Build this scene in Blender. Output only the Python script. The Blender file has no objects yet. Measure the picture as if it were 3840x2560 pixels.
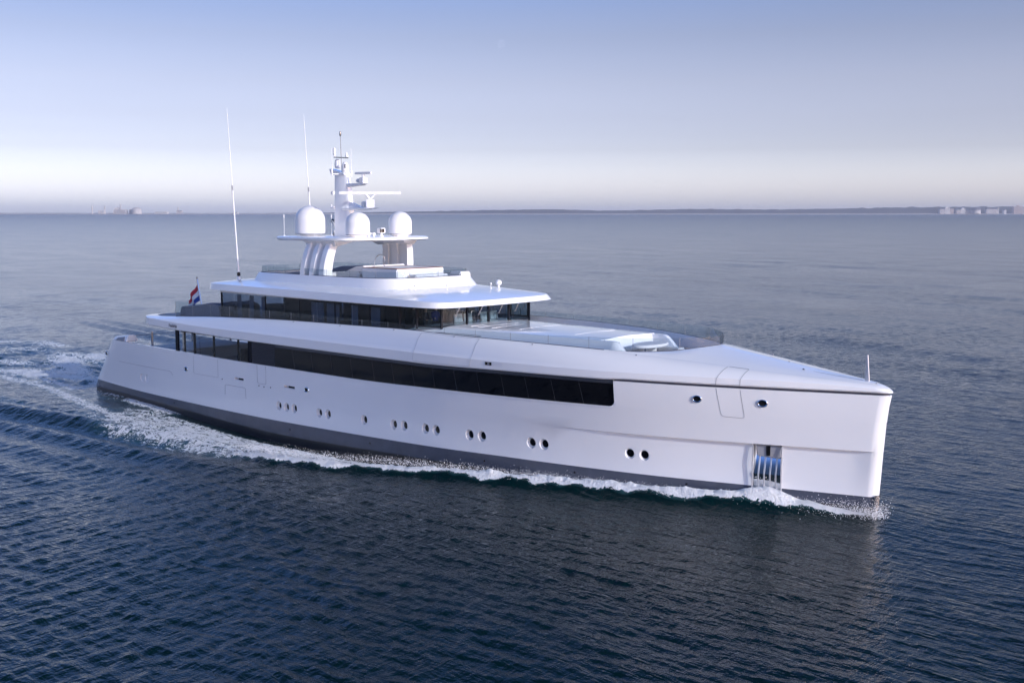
import bpy, bmesh, math, random
import numpy as np
from mathutils import Vector, Matrix, noise

SC = bpy.context.scene
COL = SC.collection
R = math.radians

# ------------------------------------------------------------------ camera
cam = bpy.data.cameras.new("camera")
cam.sensor_width = 36.0
cam.lens = 39.49
cam.clip_start = 0.5
cam.clip_end = 80000.0
cam_ob = bpy.data.objects.new("camera", cam)
COL.objects.link(cam_ob)
CAM = Vector((76.7, -44.3, 12.63))
cam_ob.location = CAM
cam_ob.rotation_euler = (R(90 - 6.50), 0, R(42.21))
SC.camera = cam_ob

# ------------------------------------------------------------------ light
SUN_EL, SUN_AZ = R(19.5), R(0.5)          # azimuth measured from +x (the bow) towards +y
sd = Vector((math.cos(SUN_EL) * math.cos(SUN_AZ), math.cos(SUN_EL) * math.sin(SUN_AZ), math.sin(SUN_EL)))
sl = bpy.data.lights.new("sun", 'SUN')
sl.energy = 2.8
sl.angle = R(0.5)
sl.color = (1.0, 0.965, 0.95)
so = bpy.data.objects.new("sun", sl)
COL.objects.link(so)
so.rotation_euler = sd.to_track_quat('Z', 'Y').to_euler()

world = bpy.data.worlds.new("World")
SC.world = world
world.use_nodes = True
wn, wl = world.node_tree.nodes, world.node_tree.links
wn.clear()
sky = wn.new('ShaderNodeTexSky')
sky.sky_type = 'NISHITA'
sky.sun_disc = False
sky.sun_elevation = SUN_EL
sky.sun_rotation = R(90) - SUN_AZ
sky.altitude = 0
sky.air_density = 1.0
sky.dust_density = 2.0
sky.ozone_density = 2.0
# hazy lavender band at the horizon, bluer above: multiplies the Nishita sky by elevation
wtc = wn.new('ShaderNodeTexCoord'); wsep = wn.new('ShaderNodeSeparateXYZ'); wl.new(wtc.outputs['Generated'], wsep.inputs[0])
def wmix(lo, hi, z0, z1, a=None):
    mr = wn.new('ShaderNodeMapRange'); mr.inputs[1].default_value = z0; mr.inputs[2].default_value = z1
    wl.new(wsep.outputs[2], mr.inputs[0])
    m = wn.new('ShaderNodeMix'); m.data_type = 'RGBA'; m.clamp_result = False; wl.new(mr.outputs[0], m.inputs[0])
    if a: wl.new(a, m.inputs[6])
    else: m.inputs[6].default_value = (*lo, 1)
    m.inputs[7].default_value = (*hi, 1)
    return m.outputs[2]
def wramp(stops):
    src = None
    for (z0, c0), (z1, c1) in zip(stops[:-1], stops[1:]): src = wmix(c0, c1, z0, z1, src)
    return src
SKYM = [(-0.03, (4.3, 4.3, 5.8)), (0.012, (4.0, 3.9, 5.4)), (0.054, (1.62, 1.46, 2.04)), (0.112, (1.60, 1.27, 1.50)), (0.184, (1.08, 0.91, 1.10)), (0.25, (1.12, 1.42, 2.4)), (0.42, (1.15, 1.58, 2.7)), (0.6, (0.56, 0.66, 0.92)), (0.95, (0.38, 0.44, 0.5))]
zs_ = [-.03, 0, .012, .022, .032, .043, .055, .068, .082, .097, .112, .13, .15, .17, .19, .23, .3, .4, .5, .7, .9]
wcol = wramp([(z, tuple(np.interp(z - d, [a[0] for a in SKYM], [a[1][c] for a in SKYM]) * .25 + np.interp(z, [a[0] for a in SKYM], [a[1][c] for a in SKYM]) * .5 + np.interp(z + d, [a[0] for a in SKYM], [a[1][c] for a in SKYM]) * .25 for c in range(3))) for z, d in [(z, .012 + .3 * abs(z) * .4) for z in zs_]])
wtint = wn.new('ShaderNodeMix'); wtint.data_type = 'RGBA'; wtint.blend_type = 'MULTIPLY'
wtint.inputs[0].default_value = 1.0
# faint uneven haze bands
wmp = wn.new('ShaderNodeMapping'); wmp.inputs['Scale'].default_value = (1.6, 1.6, 22); wl.new(wtc.outputs['Generated'], wmp.inputs[0])
wnz = wn.new('ShaderNodeTexNoise'); wnz.inputs['Scale'].default_value = 1.0; wnz.inputs['Detail'].default_value = 4; wl.new(wmp.outputs[0], wnz.inputs['Vector'])
wmr = wn.new('ShaderNodeMapRange'); wmr.inputs[3].default_value = 0.955; wmr.inputs[4].default_value = 1.045; wl.new(wnz.outputs[0], wmr.inputs[0])
wvs = wn.new('ShaderNodeVectorMath'); wvs.operation = 'SCALE'; wl.new(wcol, wvs.inputs[0]); wl.new(wmr.outputs[0], wvs.inputs[3])
wl.new(wvs.outputs[0], wtint.inputs[7])
bg = wn.new('ShaderNodeBackground'); bg.inputs[1].default_value = 0.12
wo = wn.new('ShaderNodeOutputWorld')
wl.new(sky.outputs[0], wtint.inputs[6]); wl.new(wtint.outputs[2], bg.inputs[0]); wl.new(bg.outputs[0], wo.inputs[0])
SC.view_settings.view_transform = 'Standard'
SC.view_settings.look = 'None'
SC.view_settings.exposure = 0.0
SC.view_settings.gamma = 1.0
SC.view_settings.use_curve_mapping = False
SC.cycles.volume_bounces = 0
SC.cycles.blur_glossy = 0.0
SC.cycles.transparent_max_bounces = 24
SC.cycles.max_bounces = 8

# ------------------------------------------------------------------ materials
def mat(name, col, rough=0.5, metal=0.0, coat=0.0, spec=0.5, nscale=0.0, namp=0.06, ior=1.5):
    m = bpy.data.materials.new(name); m.use_nodes = True
    nt = m.node_tree; b = nt.nodes['Principled BSDF']
    b.inputs['Base Color'].default_value = (*col, 1)
    b.inputs['Roughness'].default_value = rough
    b.inputs['Metallic'].default_value = metal
    b.inputs['Coat Weight'].default_value = coat
    b.inputs['Coat Roughness'].default_value = 0.04
    b.inputs['Specular IOR Level'].default_value = spec
    b.inputs['IOR'].default_value = ior
    if nscale:
        tc = nt.nodes.new('ShaderNodeTexCoord')
        n = nt.nodes.new('ShaderNodeTexNoise'); n.inputs['Scale'].default_value = nscale; n.inputs['Detail'].default_value = 5
        mr = nt.nodes.new('ShaderNodeMapRange'); mr.inputs[3].default_value = 1 - namp; mr.inputs[4].default_value = 1 + namp
        mx = nt.nodes.new('ShaderNodeMix'); mx.data_type = 'RGBA'; mx.blend_type = 'MULTIPLY'; mx.inputs[0].default_value = 1
        mx.inputs[6].default_value = (*col, 1)
        nt.links.new(tc.outputs['Object'], n.inputs['Vector']); nt.links.new(n.outputs['Fac'], mr.inputs[0])
        nt.links.new(mr.outputs[0], mx.inputs[7]); nt.links.new(mx.outputs[2], b.inputs['Base Color'])
    return m

def glass(name, tint, refl_ior=1.45, rough=0.01):
    m = bpy.data.materials.new(name); m.use_nodes = True
    nt = m.node_tree; nt.nodes.clear()
    o = nt.nodes.new('ShaderNodeOutputMaterial'); mx = nt.nodes.new('ShaderNodeMixShader')
    t = nt.nodes.new('ShaderNodeBsdfTransparent'); t.inputs[0].default_value = (*tint, 1)
    g = nt.nodes.new('ShaderNodeBsdfGlossy'); g.inputs['Roughness'].default_value = rough
    lw = nt.nodes.new('ShaderNodeLayerWeight'); lw.inputs[0].default_value = 0.5
    pw_ = nt.nodes.new('ShaderNodeMath'); pw_.operation = 'POWER'; pw_.inputs[1].default_value = 4.0
    f = nt.nodes.new('ShaderNodeMath'); f.operation = 'MULTIPLY_ADD'; f.inputs[1].default_value = 0.8; f.inputs[2].default_value = (refl_ior - 1) ** 2 / (refl_ior + 1) ** 2
    nt.links.new(lw.outputs['Facing'], pw_.inputs[0]); nt.links.new(pw_.outputs[0], f.inputs[0]); nt.links.new(f.outputs[0], mx.inputs[0]); nt.links.new(t.outputs[0], mx.inputs[1]); nt.links.new(g.outputs[0], mx.inputs[2])
    nt.links.new(mx.outputs[0], o.inputs[0])
    return m

M = {}
M['white'] = mat('white_gelcoat', (0.83, 0.84, 0.85), 0.18, coat=0.6, nscale=0.6, namp=0.02)
M['matte'] = mat('white_deck_paint', (0.76, 0.77, 0.79), 0.45, nscale=1.5, namp=0.03)
M['boot'] = mat('grey_boot_stripe', (0.065, 0.075, 0.105), 0.22, coat=0.3, nscale=1.2, namp=0.25)
M['bottom'] = mat('dark_antifouling', (0.012, 0.013, 0.018), 0.35, nscale=2.0, namp=0.3)
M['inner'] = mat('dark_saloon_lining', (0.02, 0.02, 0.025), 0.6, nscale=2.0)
M['deck'] = mat('grey_teak', (0.31, 0.31, 0.325), 0.6, nscale=6.0, namp=0.15)
M['teak'] = mat('varnished_teak', (0.22, 0.09, 0.045), 0.3, nscale=9.0, namp=0.25)
M['black'] = mat('black_window_glass', (0.004, 0.004, 0.006), 0.02, ior=1.45)
M['tint'] = glass('tinted_glass', (0.44, 0.51, 0.60))
M['bridgeglass'] = glass('bridge_glass', (0.62, 0.70, 0.74))
M['clear'] = glass('balustrade_glass', (0.86, 0.90, 0.92), 1.4)
M['frame'] = mat('dark_window_frame', (0.007, 0.009, 0.015), 0.6, spec=0.15, nscale=4.0)
M['seam'] = mat('dark_seam', (0.06, 0.06, 0.08), 0.5, nscale=4.0)
M['groove'] = mat('dark_groove', (0.05, 0.05, 0.07), 0.4, nscale=4.0)
M['vent'] = mat('vent_strip', (0.035, 0.04, 0.055), 0.4, nscale=4.0)
M['chrome'] = mat('polished_steel', (0.62, 0.63, 0.65), 0.06, 1.0, nscale=3.0, namp=0.03)
M['steel'] = mat('brushed_steel', (0.45, 0.46, 0.48), 0.25, 1.0, nscale=8.0, namp=0.05)
M['satin'] = mat('satin_steel', (0.62, 0.63, 0.66), 0.35, 0.6, nscale=6.0, namp=0.05)
M['alum'] = mat('galvanised_anchor', (0.36, 0.37, 0.40), 0.5, 0.1, nscale=5.0, namp=0.1)
M['grey'] = mat('grey_paint', (0.22, 0.23, 0.26), 0.5, nscale=3.0)
M['cover'] = mat('grey_canvas_cover', (0.16, 0.18, 0.24), 0.85, nscale=5.0, namp=0.12)
M['cushion'] = mat('white_cushion', (0.74, 0.73, 0.73), 0.8, nscale=12.0, namp=0.05)
M['dome'] = mat('white_radome', (0.80, 0.80, 0.81), 0.35, nscale=3.0, namp=0.02)
M['lens'] = mat('dark_lens', (0.01, 0.01, 0.012), 0.05, nscale=3.0)
M['skin'] = mat('skin', (0.55, 0.33, 0.25), 0.5, nscale=8.0)
M['hair'] = mat('dark_hair', (0.03, 0.02, 0.015), 0.6, nscale=20.0)
M['jacket'] = mat('dark_jacket', (0.012, 0.014, 0.02), 0.8, nscale=10.0)
M['blue'] = mat('blue_shirt', (0.03, 0.05, 0.25), 0.8, nscale=10.0)
M['trousers'] = mat('dark_trousers', (0.02, 0.02, 0.03), 0.8, nscale=10.0)

def add_bump(m, scale, dist):
    nt = m.node_tree; tc = nt.nodes.new('ShaderNodeTexCoord'); n = nt.nodes.new('ShaderNodeTexNoise'); n.inputs['Scale'].default_value = scale; n.inputs['Detail'].default_value = 2
    b = nt.nodes.new('ShaderNodeBump'); b.inputs['Strength'].default_value = 1.0; b.inputs['Distance'].default_value = dist
    nt.links.new(tc.outputs['Object'], n.inputs['Vector']); nt.links.new(n.outputs['Fac'], b.inputs['Height']); nt.links.new(b.outputs[0], nt.nodes['Principled BSDF'].inputs['Normal'])
    nt.links.new(b.outputs[0], nt.nodes['Principled BSDF'].inputs['Coat Normal'])
add_bump(M['white'], .7, .012); add_bump(M['black'], 1.1, .006)

# ------------------------------------------------------------------ helpers
def pchip(tab):
    xs = np.array([t[0] for t in tab], float); ys = np.array([t[1] for t in tab], float)
    h = np.diff(xs); d = np.diff(ys) / h
    m = np.zeros(len(xs)); m[0] = d[0]; m[-1] = d[-1]
    for i in range(1, len(xs) - 1):
        if d[i - 1] * d[i] > 0:
            w1 = 2 * h[i] + h[i - 1]; w2 = h[i] + 2 * h[i - 1]
            m[i] = (w1 + w2) / (w1 / d[i - 1] + w2 / d[i])
    def f(x):
        x = np.clip(np.asarray(x, float), xs[0], xs[-1])
        i = np.clip(np.searchsorted(xs, x) - 1, 0, len(xs) - 2)
        t = (x - xs[i]) / h[i]
        r = (ys[i] * (1 + 2 * t) * (1 - t) ** 2 + m[i] * h[i] * t * (1 - t) ** 2 +
             ys[i + 1] * t * t * (3 - 2 * t) + m[i + 1] * h[i] * t * t * (t - 1))
        return r if r.ndim else float(r)
    return f

def sstep(a, b, x):
    t = np.clip((np.asarray(x, float) - a) / (b - a), 0, 1)
    return t * t * (3 - 2 * t)

def tag(o, label=None, cat=None, group=None, kind=None):
    if label: o['label'] = label
    if cat: o['category'] = cat
    if group: o['group'] = group
    if kind: o['kind'] = kind
    return o

def empty(name, loc, label, cat, group=None, rz=0.0):
    o = bpy.data.objects.new(name, None); COL.objects.link(o)
    o.location = loc; o.rotation_euler = (0, 0, rz)
    bpy.context.view_layer.update()
    return tag(o, label, cat, group)

class MB:
    """collects shapes, builds ONE mesh object"""
    def __init__(s): s.v = []; s.f = []; s.mi = []
    def add(s, vs, fs, mi=0):
        o = len(s.v); s.v += [tuple(map(float, p)) for p in vs]
        s.f += [tuple(i + o for i in f) for f in fs]; s.mi += [mi] * len(fs)
        return s
    def box(s, c, size, rz=0.0, ry=0.0, mi=0, bev=0.0, taper=1.0):
        bm = bmesh.new(); bmesh.ops.create_cube(bm, size=1.0)
        for v in bm.verts:
            k = taper if v.co.z > 0 else 1.0
            v.co = Vector((v.co.x * size[0] * k, v.co.y * size[1] * k, v.co.z * size[2]))
        if bev: bmesh.ops.bevel(bm, geom=bm.edges[:], offset=bev, segments=2, affect='EDGES')
        mt = Matrix.Translation(c) @ Matrix.Rotation(rz, 4, 'Z') @ Matrix.Rotation(ry, 4, 'Y')
        bm.verts.index_update()
        s.add([mt @ v.co for v in bm.verts], [[v.index for v in f.verts] for f in bm.faces], mi); bm.free()
        return s
    def hexa(s, bot, top, mi=0, bev=0.0):
        """4 bottom corners, 4 top corners"""
        bm = bmesh.new(); vs = [bm.verts.new(p) for p in list(bot) + list(top)]
        for q in ((3, 2, 1, 0), (4, 5, 6, 7), (0, 1, 5, 4), (1, 2, 6, 5), (2, 3, 7, 6), (3, 0, 4, 7)): bm.faces.new([vs[i] for i in q])
        if bev: bmesh.ops.bevel(bm, geom=bm.edges[:], offset=bev, segments=2, affect='EDGES')
        bm.verts.index_update()
        s.add([v.co.copy() for v in bm.verts], [[v.index for v in f.verts] for f in bm.faces], mi); bm.free()
        return s
    def tube(s, pts, r, n=8, mi=0, r2=None, closed=False, cap=True):
        pts = [Vector(p) for p in pts]; N = len(pts); vs = []; fs = []
        up = Vector((0, 0, 1))
        for i, p in enumerate(pts):
            a = pts[i - 1] if (i > 0 or closed) else p; b = pts[(i + 1) % N] if (i < N - 1 or closed) else p
            t = (b - a).normalized()
            u = t.cross(up)
            if u.length < 0.05: u = t.cross(Vector((1, 0, 0)))
            u.normalize(); w = u.cross(t)
            k = r if r2 is None else r + (r2 - r) * i / (N - 1)
            vs += [p + (u * math.cos(2 * math.pi * j / n) + w * math.sin(2 * math.pi * j / n)) * k for j in range(n)]
        for i in range(N if closed else N - 1):
            for j in range(n):
                a, b = i * n + j, i * n + (j + 1) % n; c, d = ((i + 1) % N) * n + (j + 1) % n, ((i + 1) % N) * n + j
                fs.append((a, b, c, d))
        if cap and not closed:
            fs.append(tuple(range(n))[::-1]); fs.append(tuple((N - 1) * n + j for j in range(n)))
        return s.add(vs, fs, mi)
    def lathe(s, prof, c, n=24, mi=0, axis=None):
        """profile of (radius, height) turned round z (or round axis)"""
        c = Vector(c); vs = []; fs = []
        q = Vector((0, 0, 1)).rotation_difference(Vector(axis)) if axis else None
        for (r, h) in prof:
            for j in range(n):
                p = Vector((r * math.cos(2 * math.pi * j / n), r * math.sin(2 * math.pi * j / n), h))
                vs.append(c + (q @ p if q else p))
        for i in range(len(prof) - 1):
            for j in range(n): fs.append((i * n + j, i * n + (j + 1) % n, (i + 1) * n + (j + 1) % n, (i + 1) * n + j))
        fs.append(tuple(range(n))[::-1]); fs.append(tuple((len(prof) - 1) * n + j for j in range(n)))
        return s.add(vs, fs, mi)
    def grid(s, rows, mi=0, closed=False):
        """rows of equal length"""
        n = len(rows[0]); vs = [p for r in rows for p in r]; fs = []
        for i in range(len(rows) - 1):
            for j in range(n if closed else n - 1):
                fs.append((i * n + j, i * n + (j + 1) % n, (i + 1) * n + (j + 1) % n, (i + 1) * n + j))
        return s.add(vs, fs, mi)
    def build(s, name, mats, parent=None, angle=35, weld=0.0, flat=False, label=None):
        me = bpy.data.meshes.new(name); me.from_pydata(s.v, [], s.f)
        if not isinstance(mats, (list, tuple)): mats = [mats]
        for m in mats: me.materials.append(m)
        me.polygons.foreach_set('material_index', s.mi)
        bm = bmesh.new(); bm.from_mesh(me)
        if weld: bmesh.ops.remove_doubles(bm, verts=bm.verts[:], dist=weld)
        bmesh.ops.dissolve_degenerate(bm, edges=bm.edges[:], dist=1e-5)
        bmesh.ops.recalc_face_normals(bm, faces=bm.faces[:])
        bm.to_mesh(me); bm.free()
        if not flat:
            me.polygons.foreach_set('use_smooth', [True] * len(me.polygons))
            me.set_sharp_from_angle(angle=R(angle))
        me.update()
        o = bpy.data.objects.new(name, me); COL.objects.link(o)
        if parent:
            o.parent = parent
            o.matrix_parent_inverse = world_inv(parent)
        if label: o['label'] = label
        return o

def world_inv(o):
    m = Matrix.Identity(4)
    while o:
        m = o.matrix_parent_inverse @ Matrix.LocRotScale(o.location, o.rotation_euler, o.scale) @ m if o.parent else Matrix.LocRotScale(o.location, o.rotation_euler, o.scale) @ m
        o = o.parent
    return m.inverted()

def chaikin(pts, n=2, keep=True):
    pts = [Vector(p) for p in pts]
    for _ in range(n):
        q = [pts[0]] if keep else []
        for a, b in zip(pts[:-1], pts[1:]): q += [a * .75 + b * .25, a * .25 + b * .75]
        if keep: q.append(pts[-1])
        pts = q
    return pts

def mirror_loop(half):
    """half outline (x, y>=0 used as -y) from aft centre to fore centre -> closed loop, starboard then port"""
    a = [(p[0], -p[1], p[2]) for p in half]
    b = [(p[0], p[1], p[2]) for p in half[1:-1]][::-1]
    return a + b

# ------------------------------------------------------------------ the yacht: lines of the hull
Bw = pchip([(0, 4.98), (5, 5.35), (10, 5.6), (20, 5.75), (30, 5.75), (36, 5.6), (41, 5.1), (47.4, 3.75), (52.3, 2.1), (55, 1.1), (57.3, 0.24)])
Bg = pchip([(0, 5.0), (5, 5.35), (10, 5.6), (24, 5.8), (36, 5.7), (41, 5.4), (45.7, 4.75), (49, 3.8), (53, 2.25), (55.5, 1.15), (57.5, 0.28)])
BG = pchip([(7, 4.9), (12, 5.0), (24, 5.15), (34, 5.18), (38, 5.12), (40, 4.92), (42, 4.62), (44, 4.21), (46, 3.65), (48, 3.03), (50, 2.45), (52, 1.92), (54, 1.27), (56, .58), (57, .2)])
z_wtop = pchip([(3, 5.3), (9, 5.28), (12, 5.18), (23, 5.1), (35, 5.09), (42, 5.2), (46.7, 5.23), (58, 5.22)])
z_wbot = pchip([(0, 3.88), (12, 3.85), (20, 3.8), (30, 3.8), (38, 3.92), (46.7, 4.02), (58, 4.05)])
z_btop = pchip([(0, .81), (8, .68), (20, .64), (34, .86), (42, 1.0), (50, .96), (58, .88)])
z_bbot = pchip([(0, .26), (8, .24), (23, -.12), (34.5, .18), (42, .32), (50, .5), (58, .45)])
z_F = pchip([(7, 5.85), (12, 5.7), (16, 5.64), (50, 5.64), (54, 5.62), (57.5, 5.48)])
z_G = pchip([(7, 5.86), (9.5, 5.88), (12, 6.0), (16.7, 6.25), (24, 6.5), (30, 6.6), (34, 6.66), (38, 6.62), (42, 6.56), (46, 6.42), (48, 6.28), (50, 6.14), (53, 5.92), (56, 5.7), (57, 5.62)])
x_stem = pchip([(-2, 57.0), (1.26, 57.24), (2.74, 57.32), (4.69, 57.5), (5.25, 57.6), (5.5, 57.45), (5.65, 57.2)])

def Bz(x, z):
    t = sstep(0.9, 5.2, z) * 0.6 + 0.4 * np.clip((np.asarray(z) - .9) / 4.3, 0, 1)
    return Bw(x) * (1 - t) + Bg(x) * t

STA = np.linspace(0, 1, 52)
def half_outline(bf, x0, x1, zf, rc=0.7, rs=0.35):
    """points (x, halfbreadth, z) from the stern centre round the corner to the stem; same count always"""
    xs = []
    for d in (0, .02, .06, .12, .22, .35, .5, rc): xs.append(x0 + d * min(1, rc))
    xa, xb = x0 + rc + .25, x1 - 1.2
    xs += list(xa + (xb - xa) * STA)
    for e in (.9, .65, .45, rs, .3, .22, .14, .07, .03, .01, 0): xs.append(x1 - e)
    xs = np.array(xs)
    b = np.asarray(bf(xs), float)
    d = np.clip(xs - x0, 0, rc); b = b - rc + np.sqrt(np.maximum(rc * rc - (rc - d) ** 2, 0))
    e = np.clip(x1 - xs, 0, rs); b = b * np.sqrt(np.maximum(1 - ((rs - e) / rs) ** 2, 0))
    z = np.asarray(zf(xs), float) * np.ones(len(xs))
    pts = [(x0, 0, z[0]), (x0, b[0] * .33, z[0]), (x0, b[0] * .7, z[0])]
    pts += [(xs[i], b[i], z[i]) for i in range(len(xs))]
    return pts

def x_aft(z): return 0.34 + 0.88 * max(z - .81, -0.4)

YACHT = empty('motor_yacht', (28, 0, 0), 'large white motor yacht with plumb bow and long black window band underway', 'yacht')

def hull_rows():
    rows = []; def_ = []
    cst = lambda v: (lambda x: np.full(np.shape(x), v))
    kn_dn = lambda x: Bz(x, 2.7) - 0.17 * sstep(41.5, 51.5, x) * (1 - sstep(56.2, 57.3, x))
    kn_mid = lambda x: Bz(x, 1.9) - 0.12 * sstep(41.5, 51.5, x) * (1 - sstep(56.0, 57.3, x))
    kn_up = lambda x: Bz(x, 2.82) + 0.02 * sstep(41.5, 51, x)
    L = [(lambda x: Bw(x) * .8, cst(-1.6), -1.6, 0), (lambda x: Bw(x) * .985, cst(-.7), -.7, 0), (Bw, z_bbot, .26, 1), (Bw, z_btop, .81, 2),
         (kn_mid, cst(1.9), 1.9, 2), (kn_dn, cst(2.77), 2.77, 2), (kn_up, cst(2.82), 2.82, 2),
         (lambda x: Bz(x, 3.3), cst(3.3), 3.3, 2), (lambda x: Bz(x, z_wbot(x)), z_wbot, 3.88, 2)]
    for bf, zf, zn, mi in L: rows.append(half_outline(bf, x_aft(zn), x_stem(zn), zf)); def_.append(mi)
    rows.append(half_outline(lambda x: Bz(x, 3.9) - .2, x_aft(3.88) + .25, 57.1, z_wbot)); def_.append(2)
    rows.append(half_outline(lambda x: Bz(x, 3.9) - .22, x_aft(3.88) + .3, 57.0, cst(2.85))); def_.append(3)
    return rows, def_
rows, mis = hull_rows()
hb = MB(); n = len(rows[0])
for i in range(len(rows) - 1):
    A = mirror_loop(rows[i]); B_ = mirror_loop(rows[i + 1])
    mi = [0, 0, 1, 2, 2, 2, 2, 2, 2, 2][i]
    hb.grid([A, B_], mi, closed=True)
for r_, mi in ((rows[0], 0), (rows[-1], 3)):
    hb.grid([[(p[0], -p[1], p[2]) for p in r_], [(p[0], p[1], p[2]) for p in r_]], mi)
hb.v = [(x, y, 2.9) if (x < 12.2 and y > -4.3 and z > 3.0) else (x, y, z) for x, y, z in hb.v]
HULL = hb.build('hull', [M['bottom'], M['boot'], M['white'], M['deck'], M['matte']], YACHT, angle=28, weld=0.004)

# recesses cut out of the starboard side: portholes, slots, anchor pocket
def side_frame(x, z):
    """point on the starboard topsides, outward normal, tangents (along +x, up)"""
    b = lambda x, z: -Bz(x, z)
    p = Vector((x, b(x, z), z))
    tx = (Vector((x + .05, b(x + .05, z), z)) - Vector((x - .05, b(x - .05, z), z))).normalized()
    tz = (Vector((x, b(x, z + .05), z + .05)) - Vector((x, b(x, z - .05), z - .05))).normalized()
    return p, tx.cross(tz).normalized(), tx, tz

PORT = [(7.84, 1.66, 0), (8.52, 1.66, 0), (23.49, 1.56, 1), (24.21, 1.56, 1), (24.95, 1.57, 1), (27.23, 1.6, 1), (27.99, 1.61, 1), (31.05, 1.67, 1),
        (33.36, 1.71, 1), (34.14, 1.74, 1), (35.68, 1.78, 1), (36.43, 1.79, 1), (38.62, 1.82, 1), (39.38, 1.84, 1), (42.25, 1.85, 1), (42.94, 1.85, 1), (47.19, 1.86, 1), (47.86, 1.85, 1)]
SLOT = [(19.55, 2.73, .95, .13), (24.55, 2.76, 1.0, .14)]
cut = MB()
for x, z, deep in PORT:
    p, nn, tx, tz = side_frame(x, z); dp = .17 if deep else .06
    ring = lambda off, r: [p + nn * off + tx * (math.cos(a) * r) + tz * (math.sin(a) * r * 1.08) for a in np.linspace(0, 2 * math.pi, 25)[:-1]]
    a = ring(.3, .25); b = ring(-.02, .25); c = ring(-dp, .2)
    k = MB(); k.grid([a, b, c], 4, closed=True); k.add(a, [tuple(range(24))], 4); k.add(c, [tuple(range(24))[::-1]], 4)
    cut.add(k.v, k.f, 4)
for x, z, w, h in SLOT:
    p, nn, tx, tz = side_frame(x, z)
    q = [p + tx * a * w / 2 + tz * b * h / 2 for a, b in ((-1, -1), (1, -1), (1, 1), (-1, 1))]
    cut.hexa([v + nn * .2 for v in q], [v - nn * .22 for v in q], 4)
AX0, AX1, AZ = 52.45, 53.6, 2.77
pa, na, txa, tza = side_frame((AX0 + AX1) / 2, 1.9)
AW = (AX1 - AX0) / 2 / txa.x
nh = Vector((na.x, na.y, 0)).normalized()
th_ = Vector((txa.x, txa.y, 0)).normalized()
ac = Vector((pa.x, pa.y, 0))
q = [ac + th_ * s * AW for s in (-1, 1)]
cut.hexa([q[0] + nh * .8 + Vector((0, 0, -.9)), q[1] + nh * .8 + Vector((0, 0, -.9)), q[1] - nh * .42 + Vector((0, 0, -.9)), q[0] - nh * .42 + Vector((0, 0, -.9))],
         [q[0] + nh * .8 + Vector((0, 0, AZ)), q[1] + nh * .8 + Vector((0, 0, AZ)), q[1] - nh * .42 + Vector((0, 0, AZ)), q[0] - nh * .42 + Vector((0, 0, AZ))], 4)
cutter = cut.build('cutter', [M['bottom'], M['boot'], M['white'], M['deck'], M['matte']], None)
md = HULL.modifiers.new('cut', 'BOOLEAN'); md.operation = 'DIFFERENCE'; md.solver = 'EXACT'; md.object = cutter
dg = bpy.context.evaluated_depsgraph_get()
me2 = bpy.data.meshes.new_from_object(HULL.evaluated_get(dg))
HULL.modifiers.clear(); old = HULL.data; HULL.data = me2; bpy.data.meshes.remove(old)
bpy.data.objects.remove(cutter)
HULL.data.name = 'hull'
HULL.data.polygons.foreach_set('use_smooth', [True] * len(HULL.data.polygons)); HULL.data.set_sharp_from_angle(angle=R(28))

for x, z, deep in PORT:
    p, nn, tx, tz = side_frame(x, z); dp = .17 if deep else .06; pr_ = .172 if deep else .19
    k = MB(); r = [p - nn * (dp - .012) + tx * (math.cos(a) * pr_) + tz * (math.sin(a) * pr_ * 1.08) for a in np.linspace(0, 2 * math.pi, 25)[:-1]]
    r2 = [v - nn * .01 for v in r]
    k.grid([r2, r], 0, closed=True); k.add(r, [tuple(range(24))], 0)
    k.build('porthole', M['black'] if deep else M['matte'], HULL, label=None if deep else 'shallow white blanked porthole near the stern')
for x, z, w, h in SLOT:
    p, nn, tx, tz = side_frame(x, z)
    k = MB(); q = [p + tx * (.12 + a * (w / 2 - .14)) + tz * b * h / 2 for a, b in ((-1, -1), (1, -1), (1, 1), (-1, 1))]
    k.hexa([v - nn * .12 for v in q], [v - nn * .2 for v in q], 0)
    k.build('hull_slot', M['lens'], HULL)

# anchor pocket: polished curved plates, ribs and the anchor
up = Vector((0, 0, 1))
def apt(s, d, z): return ac + th_ * (s * AW) + nh * d + up * z
prof = [(-.40, 2.76), (-.41, 2.45), (-.36, 2.15), (-.24, 1.85), (-.10, 1.62), (-.03, 1.5), (-.04, 1.46), (-.10, 1.1), (-.2, .6), (-.3, 0.0), (-.38, -.7)]
k = MB(); k.grid([[apt(s, d, z) for s in (-.97, -.5, 0, .5, .97)] for d, z in prof])
POCK = k.build('anchor_pocket', M['chrome'], YACHT, angle=25)
for s in (-.6, -.2, .2, .6):
    k = MB(); k.grid([[apt(s - .06, d, z), apt(s - .035, d + .07, z), apt(s + .035, d + .07, z), apt(s + .06, d, z)] for d, z in prof[1:]]); k.build('rib', M['satin'], POCK)
for s in (-1, 1):
    k = MB(); k.tube([apt(s, .0 + .02, z) for z in np.linspace(-.3, 2.76, 12)], .035, 6); k.build('edge_bar', M['satin'], POCK)
k = MB(); k.hexa([apt(-.72, -.1, 2.25), apt(.92, -.1, 2.2), apt(.92, -.38, 2.3), apt(-.72, -.38, 2.35)], [apt(-.8, -.03, 2.76), apt(.95, -.03, 2.74), apt(.95, -.4, 2.76), apt(-.8, -.4, 2.76)], 0, .04)
ANCH = k.build('anchor', M['alum'], POCK)
k = MB(); k.hexa([apt(-.08, -.05, 2.3), apt(.18, -.05, 2.3), apt(.18, -.1, 2.3), apt(-.08, -.1, 2.3)], [apt(-.1, .0, 2.74), apt(.2, .0, 2.74), apt(.2, -.06, 2.74), apt(-.1, -.06, 2.74)], 0, .01)
k.build('anchor_shank', M['lens'], POCK)
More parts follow.
